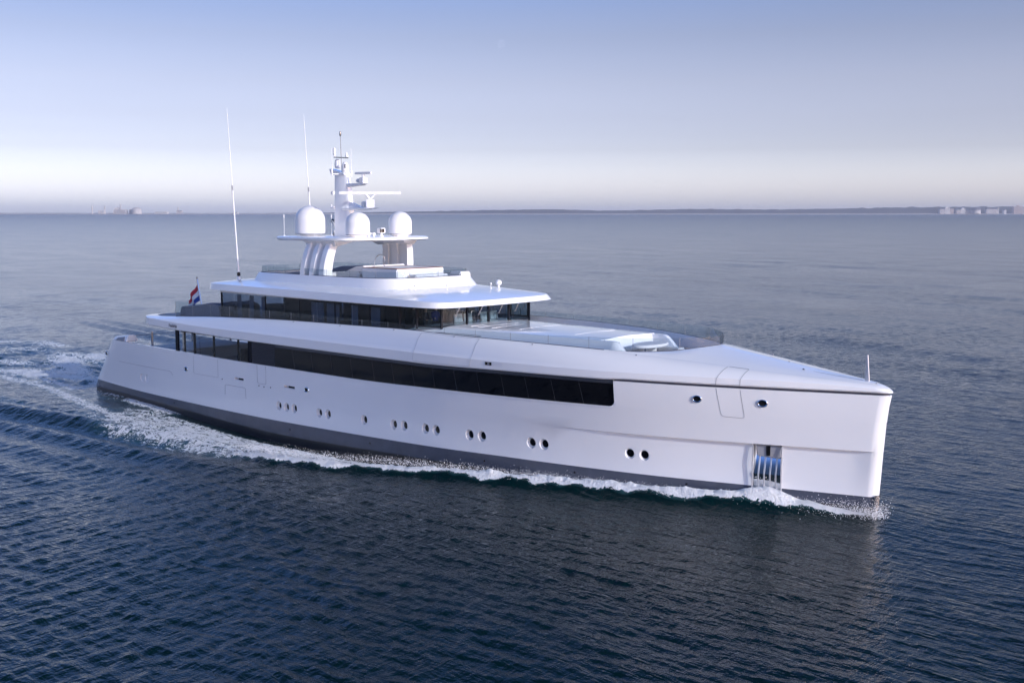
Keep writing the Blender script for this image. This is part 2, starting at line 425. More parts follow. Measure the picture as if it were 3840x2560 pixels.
# steel stem guard
k = MB(); k.grid([[(57.42 - .25 + (x_stem(z) - 57.24), y, z) if abs(y) > .2 else (x_stem(z) + .03 - abs(y) * .5, y, z) for y in (-.3, -.2, -.1, 0, .1, .2, .3)] for z in (-.6, 0, .4, .95)])
k.build('stem_guard', M['steel'], YACHT)

# ---- bow topsides, above the window sill line and ahead of the windows
XW = 46.71
def bow_line(bf, x0, x1, zf, inset=0.0, rs=.35):
    xs = np.concatenate([np.linspace(x0, x1 - 1.2, 26), x1 - np.array([.9, .65, .45, rs, .3, .22, .14, .07, .03, .01, 0])])
    b = np.asarray(bf(xs)) - inset
    e = np.clip(x1 - xs, 0, rs); b = b * np.sqrt(np.maximum(1 - ((rs - e) / rs) ** 2, 0))
    z = np.asarray(zf(xs)) * np.ones(len(xs))
    s = [(xs[i], -b[i], z[i]) for i in range(len(xs))]
    return s + [(p[0], -p[1], p[2]) for p in s[:-1]][::-1]
k = MB()
lv = [lambda x, t=t: z_wbot(x) * (1 - t) + (z_wtop(x) - .03) * t for t in (0, .2, .4, .6, .8, 1)]
rr = [bow_line(lambda x, zf=zf: Bz(x, zf(x)), XW, x_stem(float(zf(57.4))), zf) for zf in lv]
rr.append(bow_line(lambda x: Bz(x, 5.2) - .09, XW, 57.5, lambda x: z_wtop(x) - .025))
k.grid(rr, 0)
k.build('bow_topsides', M['white'], YACHT, angle=30, weld=.003)
k = MB()
k.grid([bow_line(lambda x: Bz(x, 5.2) - .07, XW, 57.52, lambda x: z_wtop(x) - .06), bow_line(lambda x: Bz(x, 5.2) - .07, XW, 57.52, lambda x: z_wtop(x) + .2)])
k.build('bow_groove', M['groove'], YACHT)

# ---- upper hull: fashion band and rounded shoulder up to the glass rail, bow cap
XU = 7.45
def upper_rows():
    r = []
    lowz = lambda x: z_wtop(x) + .02 + .06 * sstep(46.4, 46.9, x)
    r.append((lambda x: Bg(x) - .5, XU + .4, 57.2, lowz, 1.3))
    r.append((lambda x: Bg(x) + .01, XU, 57.64, lowz, 1.5))
    r.append((lambda x: Bg(x) + .05, XU, 57.62, lambda x: lowz(x) + .06, 1.5))
    r.append((lambda x: Bg(x) + .03, XU, 57.48, lambda x: z_F(x) - .02, 1.5))
    r.append((lambda x: Bg(x) + .01, XU + .02, 57.44, z_F, 1.5))
    for t in (.12, .25, .4, .55, .7, .82, .92, 1.0):
        def bf(x, t=t):
            f = Bg(x) + .01; g = BG(x); c = g + (f - g) * .55
            return (1 - t) ** 2 * f + 2 * t * (1 - t) * c + t * t * g
        def zf(x, t=t):
            f = z_F(x); g = z_G(x); c = g - (g - f) * .16
            return (1 - t) ** 2 * f + 2 * t * (1 - t) * c + t * t * g
        r.append((bf, XU + .05 + t * .45, 57.4 - .45 * t, zf, 1.5))
    return r
k = MB()
for i, (bf, x0, x1, zf, rc) in enumerate(upper_rows()):
    row = half_outline(bf, x0, x1, zf, rc=rc)
    if i: k.grid([mirror_loop(prev), mirror_loop(row)], 0, closed=True)
    prev = row
SHO = k.build('upper_hull', M['white'], YACHT, angle=32, weld=.003)

# ---- foredeck inside the shoulder, rising to the rail tip
RAILB = pchip([(45.6, 3.72), (46.2, 3.55), (47, 3.08), (48, 2.2), (49, .95), (49.4, 0.0)])
zRAIL = pchip([(45.6, 6.44), (46.5, 6.40), (48, 6.44), (49, 6.58), (49.4, 6.66)])
zC = pchip([(49.4, 6.66), (51, 6.42), (53, 6.14), (55, 5.87), (56.6, 5.69), (57, 5.64)])
k = MB(); rows_ = []
xs = np.concatenate([np.linspace(45.6, 49.4, 24), np.linspace(49.6, 56.95, 24)])
for s in (-1, 1):
    g = []
    for x in xs:
        a = (BG(x), z_G(x)); b = (max(RAILB(x), 0), zRAIL(x)) if x <= 49.4 else (0.0, zC(x))
        g.append([(x, s * (a[0] + (b[0] - a[0]) * t), a[1] + (b[1] - a[1]) * (t ** .8) + .02 * math.sin(math.pi * t)) for t in (0, .2, .4, .6, .8, 1)])
    k.grid(g, 0)
k.build('foredeck', M['white'], YACHT, angle=40, weld=.003)

# rail path (starboard), used by the glass balustrade
def rail_path():
    xs = list(np.linspace(11.4, 45.6, 60)) + [46.0, 46.4, 46.8, 47.2, 47.6, 48, 48.4, 48.75, 49.05, 49.25, 49.4]
    out = []
    for x in xs:
        if x <= 45.6: out.append(Vector((x, -(BG(x) - .03), z_G(x))))
        else: out.append(Vector((x, -RAILB(x), zRAIL(x))))
    return out
RP = rail_path()
# inner bulwark face under the rail, and the deck inside
k = MB()
for s in (1, -1):
    k.grid([[(p.x, s * (p.y + .005), p.z + .004) for p in RP], [(p.x - .02, s * (p.y + min(.06, -p.y)), p.z + .004) for p in RP], [(p.x - .04, s * (p.y + min(.08, -p.y)), 5.80) for p in RP]])
k.build('inner_bulwark', M['matte'], YACHT)
k = MB(); g = []
for x in np.linspace(8.0, 49.35, 90):
    b = BG(x) - .02 if x <= 45.6 else RAILB(x)
    if x < 9.5: b = max(BG(x) - 1.5 + math.sqrt(max(1.5 ** 2 - (9.5 - x) ** 2, 0)), .5)
    g.append([(x, y * b, 5.80 + (.03 if x > 12 else .06)) for y in (-1, -.5, 0, .5, 1)])
k.grid(g); k.build('upper_deck', M['deck'], YACHT)

# ---- glass balustrades
def balustrade(name, path, ztop, step, parent, height=None):
    base = MB(); base.tube([p + Vector((0, 0, .01)) for p in path], .016, 6)
    root = base.build(name, M['seam'], parent)
    # arc length split
    L = [0]
    for a, b in zip(path[:-1], path[1:]): L.append(L[-1] + (b - a).length)
    def at(s):
        i = min(max(np.searchsorted(L, s) - 1, 0), len(path) - 2); t = (s - L[i]) / (L[i + 1] - L[i]); return path[i].lerp(path[i + 1], t)
    n = max(1, round(L[-1] / step)); w = L[-1] / n
    for i in range(n):
        a, b = i * w + .012, (i + 1) * w - .012; ss = np.linspace(a, b, 6); k = MB()
        P = [at(s) for s in ss]; T = [Vector((p.x, p.y, ztop(p))) for p in P]
        c = Vector((0, .006, 0))
        k.grid([[p - c for p in P], [t - c for t in T], [t + c for t in T], [p + c for p in P]], 0)
        k.grid([[P[0] - c, T[0] - c], [P[0] + c, T[0] + c]], 0); k.grid([[P[-1] - c, T[-1] - c], [P[-1] + c, T[-1] + c]], 0)
        k.build('glass_pane', M['clear'], root)
    for i in range(0, n + 1):
        k = MB(); p = at(min(max(i * w, 0), L[-1])); k.tube([p, Vector((p.x, p.y, ztop(p) + .01))], .011, 6)
        k.build('rail_post', M['grey'], root)
    return root
for s in (1, -1):
    pth = [Vector((p.x, s * p.y, p.z)) for p in RP]
    balustrade('glass_balustrade', pth, lambda p: 6.95 + .08 * sstep(40, 47, p.x) - .0 * p.x, 2.05, YACHT)
balustrade('glass_balustrade', [Vector((11.4, y, 6.0)) for y in np.linspace(-4.95, -3.6, 4)], lambda p: 6.95, 1.4, YACHT)

# ---- main deck window band
def pane(xa, xb, rake0, rake1, name, m, parent, z0=None, z1=None, inset=.05, th=.03, n=7):
    k = MB(); bot = []; top = []
    for t in np.linspace(0, 1, n):
        xb_ = xa + (xb - xa) * t; xbo = xb_ + (rake0 * (1 - t) + rake1 * t)
        zb = (z_wbot(xbo) + .01) if z0 is None else z0; zt = (z_wtop(xb_) - .16) if z1 is None else z1
        bot.append(Vector((xbo, -(Bz(xbo, zb) - inset), zb))); top.append(Vector((xb_, -(Bz(xb_, zt) - inset), zt)))
    c = Vector((0, th, 0))
    k.grid([[p + c for p in bot], bot, top, [p + c for p in top]])
    k.grid([[bot[0], top[0]], [bot[0] + c, top[0] + c]]); k.grid([[bot[-1], top[-1]], [bot[-1] + c, top[-1] + c]])
    return k.build(name, m, parent)
def mpane(xa, xb, m, parent):      # the same pane mirrored to the port side
    k = MB(); n = 5
    xs = np.linspace(xa, xb, n)
    k.grid([[(x, Bz(x, z_wbot(x)) - .05, z_wbot(x)) for x in xs], [(x, Bz(x, 5.1) - .05, z_wtop(x) - .02) for x in xs]])
    return k.build('main_window', M['clear'], parent)
lines = [23.18, 24.85, 26.55, 28.25, 29.93, 31.69, 33.22, 34.73, 36.21, 37.68, 39.16, 40.65, 42.05, 43.5, 44.97, XW]
for i in range(len(lines) - 1):
    last = i == len(lines) - 2
    pane(lines[i] + (.012 if i else 0), lines[i + 1] - (0 if last else .012), .2 if i else 0, 0 if last else .2, 'main_window', M['black'], YACHT)
for i in range(1, len(lines) - 1):
    x = lines[i]; k = MB(); k.tube([(x + .2, -(Bz(x + .2, z_wbot(x + .2)) - .052), z_wbot(x + .2) + .02), (x, -(Bz(x, 5.0) - .052), z_wtop(x) - .17)], .006, 5); k.build('window_joint', M['vent'], YACHT)
clear_seg = [(12.3, 12.85, 'frame'), (12.86, 14.5, 'clear'), (14.51, 15.22, 'tint'), (15.23, 16.73, 'tint'), (16.74, 19.38, 'tint'), (19.39, 20.48, 'tint'), (20.49, 20.83, 'frame')]
for a, b, m in clear_seg:
    if m == 'frame': continue
    pane(a, b, 0, 0, 'main_window', M[m], YACHT)
for a, b in ((12.3, 14.5), (14.55, 16.7), (16.75, 18.8), (18.85, 20.8)): mpane(a, b, M['tint'] if a > 14 else M['clear'], YACHT)
# dark uprights of the aft windows
for x, w in ((12.42, .3), (14.5, .12), (16.735, .07), (19.385, .07), (20.6, .3)):
    zb, zt = z_wbot(x), z_wtop(x) + .0
    for s in (-1, 1):
        k = MB(); k.hexa([(x - w / 2, s * (Bz(x, zb) - .09), zb), (x + w / 2, s * (Bz(x, zb) - .09), zb), (x + w / 2, s * (Bz(x, zb) - .2), zb), (x - w / 2, s * (Bz(x, zb) - .2), zb)],
               [(x - w / 2, s * (Bz(x, zt) - .09), zt), (x + w / 2, s * (Bz(x, zt) - .09), zt), (x + w / 2, s * (Bz(x, zt) - .2), zt), (x - w / 2, s * (Bz(x, zt) - .2), zt)])
        k.build('window_upright', M['frame'], YACHT)
# louvred air intake
k = MB()
xs = np.linspace(20.85, 23.14, 6)
k.grid([[(x, -(Bz(x, 3.9) - .12), z_wbot(x)) for x in xs], [(x, -(Bz(x, 5.1) - .12), z_wtop(x) - .02) for x in xs]])
for i in range(13):
    t = (i + .5) / 13
    zz = lambda x: z_wbot(x) + (z_wtop(x) - z_wbot(x)) * t
    k.grid([[(x, -(Bz(x, 4.5) - .05), zz(x) - .012) for x in xs], [(x, -(Bz(x, 4.5) - .05), zz(x) + .012) for x in xs], [(x, -(Bz(x, 4.5) - .115), zz(x) + .05) for x in xs]])
k.build('louvre_panel', M['vent'], YACHT, flat=True)
# perforated vent strip above the black windows
xs = np.linspace(23.18, XW - .05, 60)
k = MB(); k.grid([[(x, -(Bz(x, 5.0) - .055), z_wtop(x) - .15) for x in xs], [(x, -(Bz(x, 5.1) - .04), z_wtop(x) + .03) for x in xs]], 0)
for i, x in enumerate(np.arange(23.4, XW - .2, .11)):
    z = z_wtop(x) - .085; y = -(Bz(x, 5.05) - .042)
    k.add([(x - .016, y, z - .014), (x + .016, y, z - .014), (x + .016, y, z + .014), (x - .016, y, z + .014)], [(0, 1, 2, 3)], 1)
k.build('vent_strip', [M['vent'], M['steel']], YACHT)
# rounded lower corner at the forward end of the band, and the jamb
k = MB(); rad = .3; zb = z_wbot(XW)
arc = [(XW - rad + rad * math.sin(a), zb + rad - rad * math.cos(a)) for a in np.linspace(0, math.pi / 2, 9)]
pl = [(x, -(Bz(x, z) - .012), z) for x, z in arc] + [(XW + .02, -(Bz(XW, zb) - .012), zb - .0)]
k.add(pl + [(p[0], p[1] + .06, p[2]) for p in pl], [tuple(range(10)), tuple(range(10, 20))[::-1]] + [(i, i + 1, i + 11, i + 10) for i in range(8)])
k.hexa([(XW - .005, -(Bz(XW, zb) - .005), zb), (XW + .02, -(Bz(XW, zb) - .005), zb), (XW + .02, -(Bz(XW, zb) - .2), zb), (XW - .005, -(Bz(XW, zb) - .2), zb)],
       [(XW - .005, -(Bz(XW, 5.2) - .005), 5.2), (XW + .02, -(Bz(XW, 5.2) - .005), 5.2), (XW + .02, -(Bz(XW, 5.2) - .2), 5.2), (XW - .005, -(Bz(XW, 5.2) - .2), 5.2)])
k.build('window_surround', M['white'], YACHT)
# saloon: dark lining inside
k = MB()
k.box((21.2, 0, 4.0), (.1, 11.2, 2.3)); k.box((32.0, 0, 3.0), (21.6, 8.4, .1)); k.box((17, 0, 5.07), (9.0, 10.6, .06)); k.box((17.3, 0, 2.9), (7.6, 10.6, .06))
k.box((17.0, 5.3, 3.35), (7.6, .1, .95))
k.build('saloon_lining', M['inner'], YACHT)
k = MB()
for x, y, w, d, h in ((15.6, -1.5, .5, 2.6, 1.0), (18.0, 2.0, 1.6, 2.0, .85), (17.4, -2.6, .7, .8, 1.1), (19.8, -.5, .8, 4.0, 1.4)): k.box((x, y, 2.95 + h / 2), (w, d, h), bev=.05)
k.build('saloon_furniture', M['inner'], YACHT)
# hull bottom sill line under the windows (thin bright lip)
xs = np.linspace(12.3, XW, 70)
k = MB(); k.grid([[(x, -(Bz(x, z_wbot(x)) + .012), z_wbot(x) - .035) for x in xs], [(x, -(Bz(x, z_wbot(x)) + .012), z_wbot(x) + .005) for x in xs], [(x, -(Bz(x, z_wbot(x)) - .08), z_wbot(x) + .008) for x in xs]])
k.build('window_sill', M['white'], YACHT)

# ---- seams of shell doors and panels (thin dark joints on the plating)
def on_side(x, z, off=.004):
    return Vector((x, -(Bz(x, z) + off), z))
def on_upper(x, t, off=.006):
    """t: 0..1 from lower edge of the upper hull over the fashion line up to the rail"""
    if t < .35:
        u = t / .35; z = z_wtop(x) + .06 + (z_F(x) - z_wtop(x) - .06) * u; return Vector((x, -(Bg(x) + .045 + off), z))
    u = (t - .35) / .65; f = Bg(x) + .01; g = BG(x); c = g + (f - g) * .55; zf, zg = z_F(x), z_G(x); zc = zg - (zg - zf) * .16
    y = (1 - u) ** 2 * f + 2 * u * (1 - u) * c + u * u * g; z = (1 - u) ** 2 * zf + 2 * u * (1 - u) * zc + u * u * zg
    return Vector((x, -(y + off * .8), z + off * .8))
def seam(name, pts, r=.006, closed=False, m='seam'):
    k = MB(); k.tube(pts, r, 5, closed=closed); return k.build(name, M[m], YACHT)
def ln(f, a, b, n=10): return [f(a[0] + (b[0] - a[0]) * t, a[1] + (b[1] - a[1]) * t) for t in np.linspace(0, 1, n)]
seam('shell_door_seam', ln(on_side, (4.46, 2.44), (11.6, 2.44), 20) + [on_side(11.8, 2.38), on_side(11.9, 2.2)])
seam('shell_door_seam', [on_side(14.5, 3.7)] + ln(on_side, (14.52, 2.66), (14.6, 2.6), 2) + ln(on_side, (14.62, 2.59), (17.25, 2.59), 8) + [on_side(17.3, 2.66), on_side(17.3, 3.7)], .0045)
seam('shell_door_seam', [on_side(18.0, 1.6)] + ln(on_side, (18.05, 2.2), (18.15, 2.25), 2) + ln(on_side, (18.2, 2.25), (20.1, 2.25), 6) + [on_side(20.2, 2.2), on_side(20.22, 1.6)], .006)
seam('shell_door_seam', [on_side(21.45, 3.77), on_side(21.46, 2.75), on_side(21.54, 2.67)] + ln(on_side, (21.6, 2.67), (22.2, 2.67), 3) + [on_side(22.3, 2.75), on_side(22.32, 3.77)], .006)
seam('boarding_hatch_seam', ln(on_upper, (35.15, .93), (39.0, .93), 12) + ln(on_upper, (39.03, .9), (38.82, .07), 16) + ln(on_upper, (38.8, .04), (34.95, .04), 12) + ln(on_upper, (34.92, .07), (35.1, .9), 16), .0055, True, 'grey')
seam('bow_door_seam', ln(on_upper, (51.25, .93), (52.05, .93), 6) + ln(on_upper, (52.12, .88), (52.06, .0), 12), .0055)
seam('bow_door_seam', ln(on_upper, (51.22, .9), (51.1, .0), 12), .0055)
seam('bow_door_seam', ln(on_side, (51.1, 5.17), (51.27, 4.05), 8) + [on_side(51.32, 3.97)] + ln(on_side, (51.4, 3.94), (52.1, 3.91), 5) + [on_side(52.18, 3.95)] + ln(on_side, (52.2, 4.02), (52.06, 5.15), 8), .0055)
k = MB()
for x, z in ((17.75, 2.55), (21.6, 2.54), (22.1, 2.52), (22.75, 2.55)):
    p, nn, tx, tz = side_frame(x, z); k.lathe([(.035, 0), (.035, .02)], p, 8, axis=nn)
for x in (12.0, 24.5, 31.5, 39.5, 44.5, 49.7):
    z = (z_bbot(x) + z_btop(x)) / 2; p, nn, tx, tz = side_frame(x, z); k.lathe([(.05, 0), (.05, .012)], p, 10, axis=nn)
k.build('drain_outlets', M['lens'], YACHT)
# fairleads: polished oval rings with dark mouths
for x, z, sc in ((2.54, 2.83, 1.0), (13.62, 2.77, 1.0), (26.16, 2.78, 1.0), (50.33, 4.65, 1.0), (52.93, 4.62, 1.05)):
    p, nn, tx, tz = side_frame(x, z)
    el = [p + nn * .03 + tx * (math.cos(a) * .185 * sc) + tz * (math.sin(a) * .135 * sc) for a in np.linspace(0, 2 * math.pi, 21)[:-1]]
    k = MB(); k.tube(el, .032 * sc, 8, closed=True); fr = k.build('fairlead', M['chrome'], YACHT)
    k = MB(); k.add([v - nn * .02 for v in el], [tuple(range(20))]); k.build('fairlead_mouth', M['lens'], fr)
# navigation light niche on the shoulder band
k = MB(); q = [on_upper(39.76, .3), on_upper(40.84, .3), on_upper(40.84, .13), on_upper(39.76, .13)]
k.add(q, [(0, 1, 2, 3)], 0); q = [on_upper(39.8, .28, .012), on_upper(40.2, .28, .012), on_upper(40.2, .15, .012), on_upper(39.8, .15, .012)]; k.add(q, [(0, 1, 2, 3)], 1)
q = [on_upper(39.95, .26, .02), on_upper(40.07, .26, .02), on_upper(40.07, .17, .02), on_upper(39.95, .17, .02)]; k.add(q, [(0, 1, 2, 3)], 2)
k.build('navigation_light', [M['matte'], M['lens'], M['grey']], YACHT)
# builder lettering on the aft overhang
fc = bpy.data.curves.new('lettering', 'FONT'); fc.body = 'Feadship'; fc.size = .30; fc.extrude = .004; fc.space_character = .95
fo = bpy.data.objects.new('lettering', fc); COL.objects.link(fo); bpy.context.view_layer.update()
lm = bpy.data.meshes.new_from_object(fo.evaluated_get(bpy.context.evaluated_depsgraph_get())); bpy.data.objects.remove(fo)
lo = bpy.data.objects.new('lettering', lm); COL.objects.link(lo); lm.materials.clear(); lm.materials.append(M['seam'])
lo.parent = YACHT; lo.matrix_parent_inverse = world_inv(YACHT)
lo.rotation_euler = (R(90), 0, -math.atan2(Bg(12.6) - Bg(11.6), 1.0)); lo.location = (11.75, -(Bg(11.75) + .065), 5.36)

# ------------------------------------------------------------------ bridge deck house
HO = [(15.7, 0), (15.7, 4.25), (15.75, 4.3), (24, 4.36), (31.0, 4.33), (32.3, 4.22), (33.3, 3.93), (34.42, 3.2), (34.72, 1.6), (34.78, 0)]   # plan of the glass line, starboard half
HOP = HO[:5] + [(32.4, 4.42), (33.8, 4.38), (34.6, 3.55), (34.76, 1.65), (34.78, 0)]
def house_pt(i, s, z, off=0.0):
    x, y = HO[i]; return Vector((x + off * .7, s * -(y + off), z))
ZB, ZT = 6.68, 7.74
def strip(pts, z0, z1, th=.02):
    k = MB(); c = Vector((0, 0, 0))
    a = [Vector((p[0], p[1], z0)) for p in pts]; b = [Vector((p[0], p[1], z1)) for p in pts]
    k.grid([a, b]); return k
def hy(x): return float(np.interp(x, [15.7, 24, 31, 32.3], [4.3, 4.36, 4.33, 4.22]))
sidecuts = [15.72, 17.1, 18.75, 20.4, 22.1, 23.8, 25.4, 27.0, 28.5, 30.0, 31.2, 32.3]
for s in (-1, 1):
    for i in range(len(sidecuts) - 1):
        a, b = sidecuts[i] + .015, sidecuts[i + 1] - .015
        k = MB(); pts = [(x, s * hy(x)) for x in np.linspace(a, b, 3)]
        k.grid([[(x, y, 5.9) for x, y in pts], [(x, y, ZT) for x, y in pts], [(x, y - s * .02, ZT) for x, y in pts], [(x, y - s * .02, 5.9) for x, y in pts]])
        k.build('bridge_window', M['tint'], YACHT)
    for j in range(5, 9):
        HH = HO if s < 0 else HOP; a, b = Vector((*HH[j], 0)), Vector((*HH[j + 1], 0)); d = (b - a).normalized() * .05
        a, b = a + d, b - d; z0 = 5.9 if j == 5 else ZB
        nn = Vector((d.y, -d.x, 0)).normalized() * .01
        k = MB(); P = [(a.x, s * a.y), (b.x, s * b.y)]
        k.grid([[(x, y, z0) for x, y in P], [(x, y, ZT) for x, y in P], [(x - .015, y - s * .015, ZT) for x, y in P], [(x - .015, y - s * .015, z0) for x, y in P]])
        k.build('bridge_window', M['bridgeglass'], YACHT)
for s in (-1, 1):
    for j in range(5, 10):
        if j == 9 and s == 1: continue
        x, y = (HO if s < 0 else HOP)[j]; k = MB(); k.box((x, s * y, (ZB + ZT) / 2 - .05), (.11, .1, ZT - ZB + .1), rz=s * .4 if j < 8 else 0); k.build('window_mullion', M['frame'], YACHT, flat=True)
    for x in sidecuts[:1] + sidecuts[3:-1:2]: k = MB(); k.box((x, s * (hy(x) - .02), 6.85), (.07 if x > 16 else .14, .06, 1.9)); k.build('window_mullion', M['frame'], YACHT, flat=True)
    for z, h in ((ZB + .02, .07), (ZT, .06)):
        k = MB()
        for j in range(5, 9):
            HH = HO if s < 0 else HOP; a, b = HH[j], HH[j + 1]; k.hexa([(a[0] + .03, s * (a[1] + .02), z - h / 2), (b[0] + .03, s * (b[1] + .02), z - h / 2), (b[0] - .05, s * (b[1] - .05), z - h / 2), (a[0] - .05, s * (a[1] - .05), z - h / 2)],
                                              [(a[0] + .03, s * (a[1] + .02), z + h / 2), (b[0] + .03, s * (b[1] + .02), z + h / 2), (b[0] - .05, s * (b[1] - .05), z + h / 2), (a[0] - .05, s * (a[1] - .05), z + h / 2)])
        k.build('window_frame', M['frame'], YACHT, flat=True)
# inside of the house: floor, ceiling, bulkheads with door gaps, furniture
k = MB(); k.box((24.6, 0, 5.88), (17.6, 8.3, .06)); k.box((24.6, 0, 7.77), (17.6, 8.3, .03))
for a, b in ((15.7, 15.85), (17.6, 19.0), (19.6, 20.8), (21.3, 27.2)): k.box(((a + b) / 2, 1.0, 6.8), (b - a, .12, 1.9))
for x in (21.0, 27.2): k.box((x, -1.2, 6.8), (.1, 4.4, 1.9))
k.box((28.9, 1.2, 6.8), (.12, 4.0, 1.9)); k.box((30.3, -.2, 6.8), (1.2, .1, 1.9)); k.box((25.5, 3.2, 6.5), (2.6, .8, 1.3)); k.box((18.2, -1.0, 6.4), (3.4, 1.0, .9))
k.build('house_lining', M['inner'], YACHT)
k = MB(); k.hexa([(33.0, -2.6, 5.9), (34.1, -2.4, 5.9), (34.1, 2.4, 5.9), (33.0, 2.6, 5.9)], [(33.2, -2.7, 6.75), (34.25, -2.5, 6.66), (34.25, 2.5, 6.66), (33.2, 2.7, 6.75)], 0, .04)
CONS = k.build('helm_console', M['grey'], YACHT)
for y in (-1.2, -.45, .85, 1.6):
    k = MB(); k.box((33.65, y, 6.98), (.09, .62, .44), bev=.02, ry=-.2); k.box((33.72, y, 6.98), (.04, .16, .18)); k.build('monitor', M['cushion'], CONS)
for y in (-1.6, 0, 1.6):
    k = MB(); k.box((31.9, y, 6.9), (.16, .6, .8), bev=.05); k.box((32.2, y, 6.5), (.6, .6, .16), bev=.05); k.tube([(32.2, y, 5.9), (32.2, y, 6.45)], .07)
    k.build('helm_chair', M['grey'], YACHT)

PALE_PANELS = [(17.18, 17.62, 7.62), (18.48, 18.91, 7.62), (19.71, 20.08, 7.6), (24.58, 25.75, 7.55), (26.0, 27.1, 7.55), (28.16, 28.74, 7.55), (29.7, 30.6, 7.55)]  # pale panels added behind the glass, standing in for the brighter panes
for a, b, zt in PALE_PANELS:
    k = MB(); n_ = max(4, int((b - a) * 14)); k.grid([[(a + (b - a) * i / n_, -4.12 + .025 * (i % 2), z) for i in range(n_ + 1)] for z in (5.95, zt)]); k.build('pale_panel', M['cushion'], YACHT, flat=True)

# ---- house roof
def outline(pts, n=2):
    h = chaikin([Vector((p[0], p[1], p[2])) for p in pts], n)
    return mirror_loop([(p.x, p.y, p.z) for p in h])
fb = [(14.55, 0, 7.92), (14.6, 2.5, 7.92), (14.7, 4.5, 7.92), (15.3, 4.86, 7.90), (20, 4.9, 7.84), (27, 4.9, 7.81), (32.5, 4.88, 7.80), (35.0, 4.78, 7.80), (35.75, 4.3, 7.80), (36.02, 2.6, 7.80), (36.1, 0, 7.80)]
ft = [(14.5, 0, 8.3), (14.55, 2.5, 8.3), (14.65, 4.4, 8.28), (15.3, 4.78, 8.27), (20, 4.82, 8.25), (27, 4.82, 8.23), (32.5, 4.78, 8.17), (34.9, 4.62, 8.1), (35.5, 4.15, 8.07), (35.8, 2.6, 8.07), (35.88, 0, 8.07)]
fi = [(x + (.25 if x < 15 else 0) - (.25 if x > 34.9 else 0), y * .95, z + .05) for x, y, z in ft]
fm = [(15.6, 0, 8.5), (15.6, 1.8, 8.49), (15.7, 3.2, 8.45), (17, 3.6, 8.47), (20, 4.05, 8.47), (27, 4.2, 8.43), (31, 4.0, 8.38), (32.9, 3.6, 8.33), (33.5, 3.0, 8.32), (33.9, 1.8, 8.32), (34, 0, 8.33)]
fz = [(17.4, 0, 8.58), (17.4, 1.5, 8.58), (17.5, 2.6, 8.58), (18.2, 2.9, 8.58), (20, 3.3, 8.58), (27, 3.6, 8.56), (29.6, 3.4, 8.53), (31.0, 2.9, 8.5), (31.4, 2.2, 8.5), (31.6, 1.0, 8.5), (31.6, 0, 8.5)]
fs = [(15.5, 0, 7.9), (15.5, 2.5, 7.9), (15.6, 4.3, 7.89), (16.0, 4.4, 7.88), (20, 4.42, 7.82), (27, 4.42, 7.79), (32, 4.3, 7.78), (33.6, 3.9, 7.78), (34.4, 3.4, 7.78), (34.8, 2, 7.78), (34.85, 0, 7.78)]
k = MB(); seq = [fs, fb, ft, fi, fm, fz]
for a, b in zip(seq[:-1], seq[1:]): k.grid([outline(a), outline(b)], 0, closed=True)
o_ = outline(fz); k.add(o_, [tuple(range(len(o_)))], 0)
ROOF = k.build('house_roof', M['white'], YACHT, angle=34, weld=.002)
k = MB()
wh = [(x, y + .05, 7.72) for x, y, z in fs]; wt = [(x, y + .05, z + .03) for x, y, z in fs]
k.grid([outline([(x, y - .12, 7.73) for x, y, z in fs]), outline(wh), outline(wt)], 0, closed=True)
k.build('window_header', M['matte'], ROOF)
for y, x, z, h, kind in ((-2.6, 31.75, 8.46, .3, 0), (-.8, 32.4, 8.42, .32, 1), (2.2, 32.9, 8.38, .34, 0), (3.6, 32.2, 8.36, .3, 2)):
    k = MB(); k.lathe([(.07, 0), (.05, .03), (.018, .05), (.018, h * .7), (.05, h * .75), (.06, h * .9), (.02, h)] if kind < 2 else [(.08, 0), (.05, .05), (.05, .1), (.15, .16), (.19, .26), (.15, .38), (.05, .44)], (x, y, z), 12)
    k.build('roof_antenna' if kind != 2 else 'small_dome', M['dome'], ROOF)
for i, (x, y) in enumerate(((34.9, -2.4), (35.05, -.8), (35.05, .8), (34.9, 2.3), (34.45, 3.4))):       # window wipers hanging from the roof edge
    k = MB()
    for d in (0, .05): k.tube([(x + .02, y + .1 + d, 7.78), (x - .02, y - .28 + d, 7.2)], .012, 5)
    k.tube([(x - .03, y - .4, 7.32), (x - .03, y - .36, 6.85)], .02, 5, mi=1)
    k.build('wiper', [M['steel'], M['frame']], YACHT)

# ---- coach roof ahead of the bridge and the sunken bow lounge
cw = pchip([(31, 4.28), (32, 4.05), (33, 3.62), (34.5, 3.2), (38, 2.85), (43, 2.42), (45.2, 2.25), (46.1, 2.3)])
k = MB(); g = []
for x in np.concatenate([np.linspace(31.0, 34.6, 14), np.linspace(35, 44.2, 22)]):
    w = cw(x); lift = sstep(31, 33.5, x); ze = 6.25 + .38 * lift; zc = 6.35 + .42 * lift - .06 * sstep(36, 44, x)
    half = [(0, zc), (.5 * w, zc - .025), (.85 * w, zc - .06), (w - .12, ze + .02), (w, ze - .05), (w + .12, ze - .22), (w + .22, ze - .45), (w + .26, 5.8)]
    g.append([(x, -y, z) for y, z in half[::-1]] + [(x, y, z) for y, z in half[1:]])
k.grid(g); k.add([g[-1][i] for i in range(len(g[-1]))], [tuple(range(len(g[-1])))]); k.add([g[0][i] for i in range(len(g[0]))], [tuple(range(len(g[0])))])
COACH = k.build('coach_roof', M['white'], YACHT, angle=40)
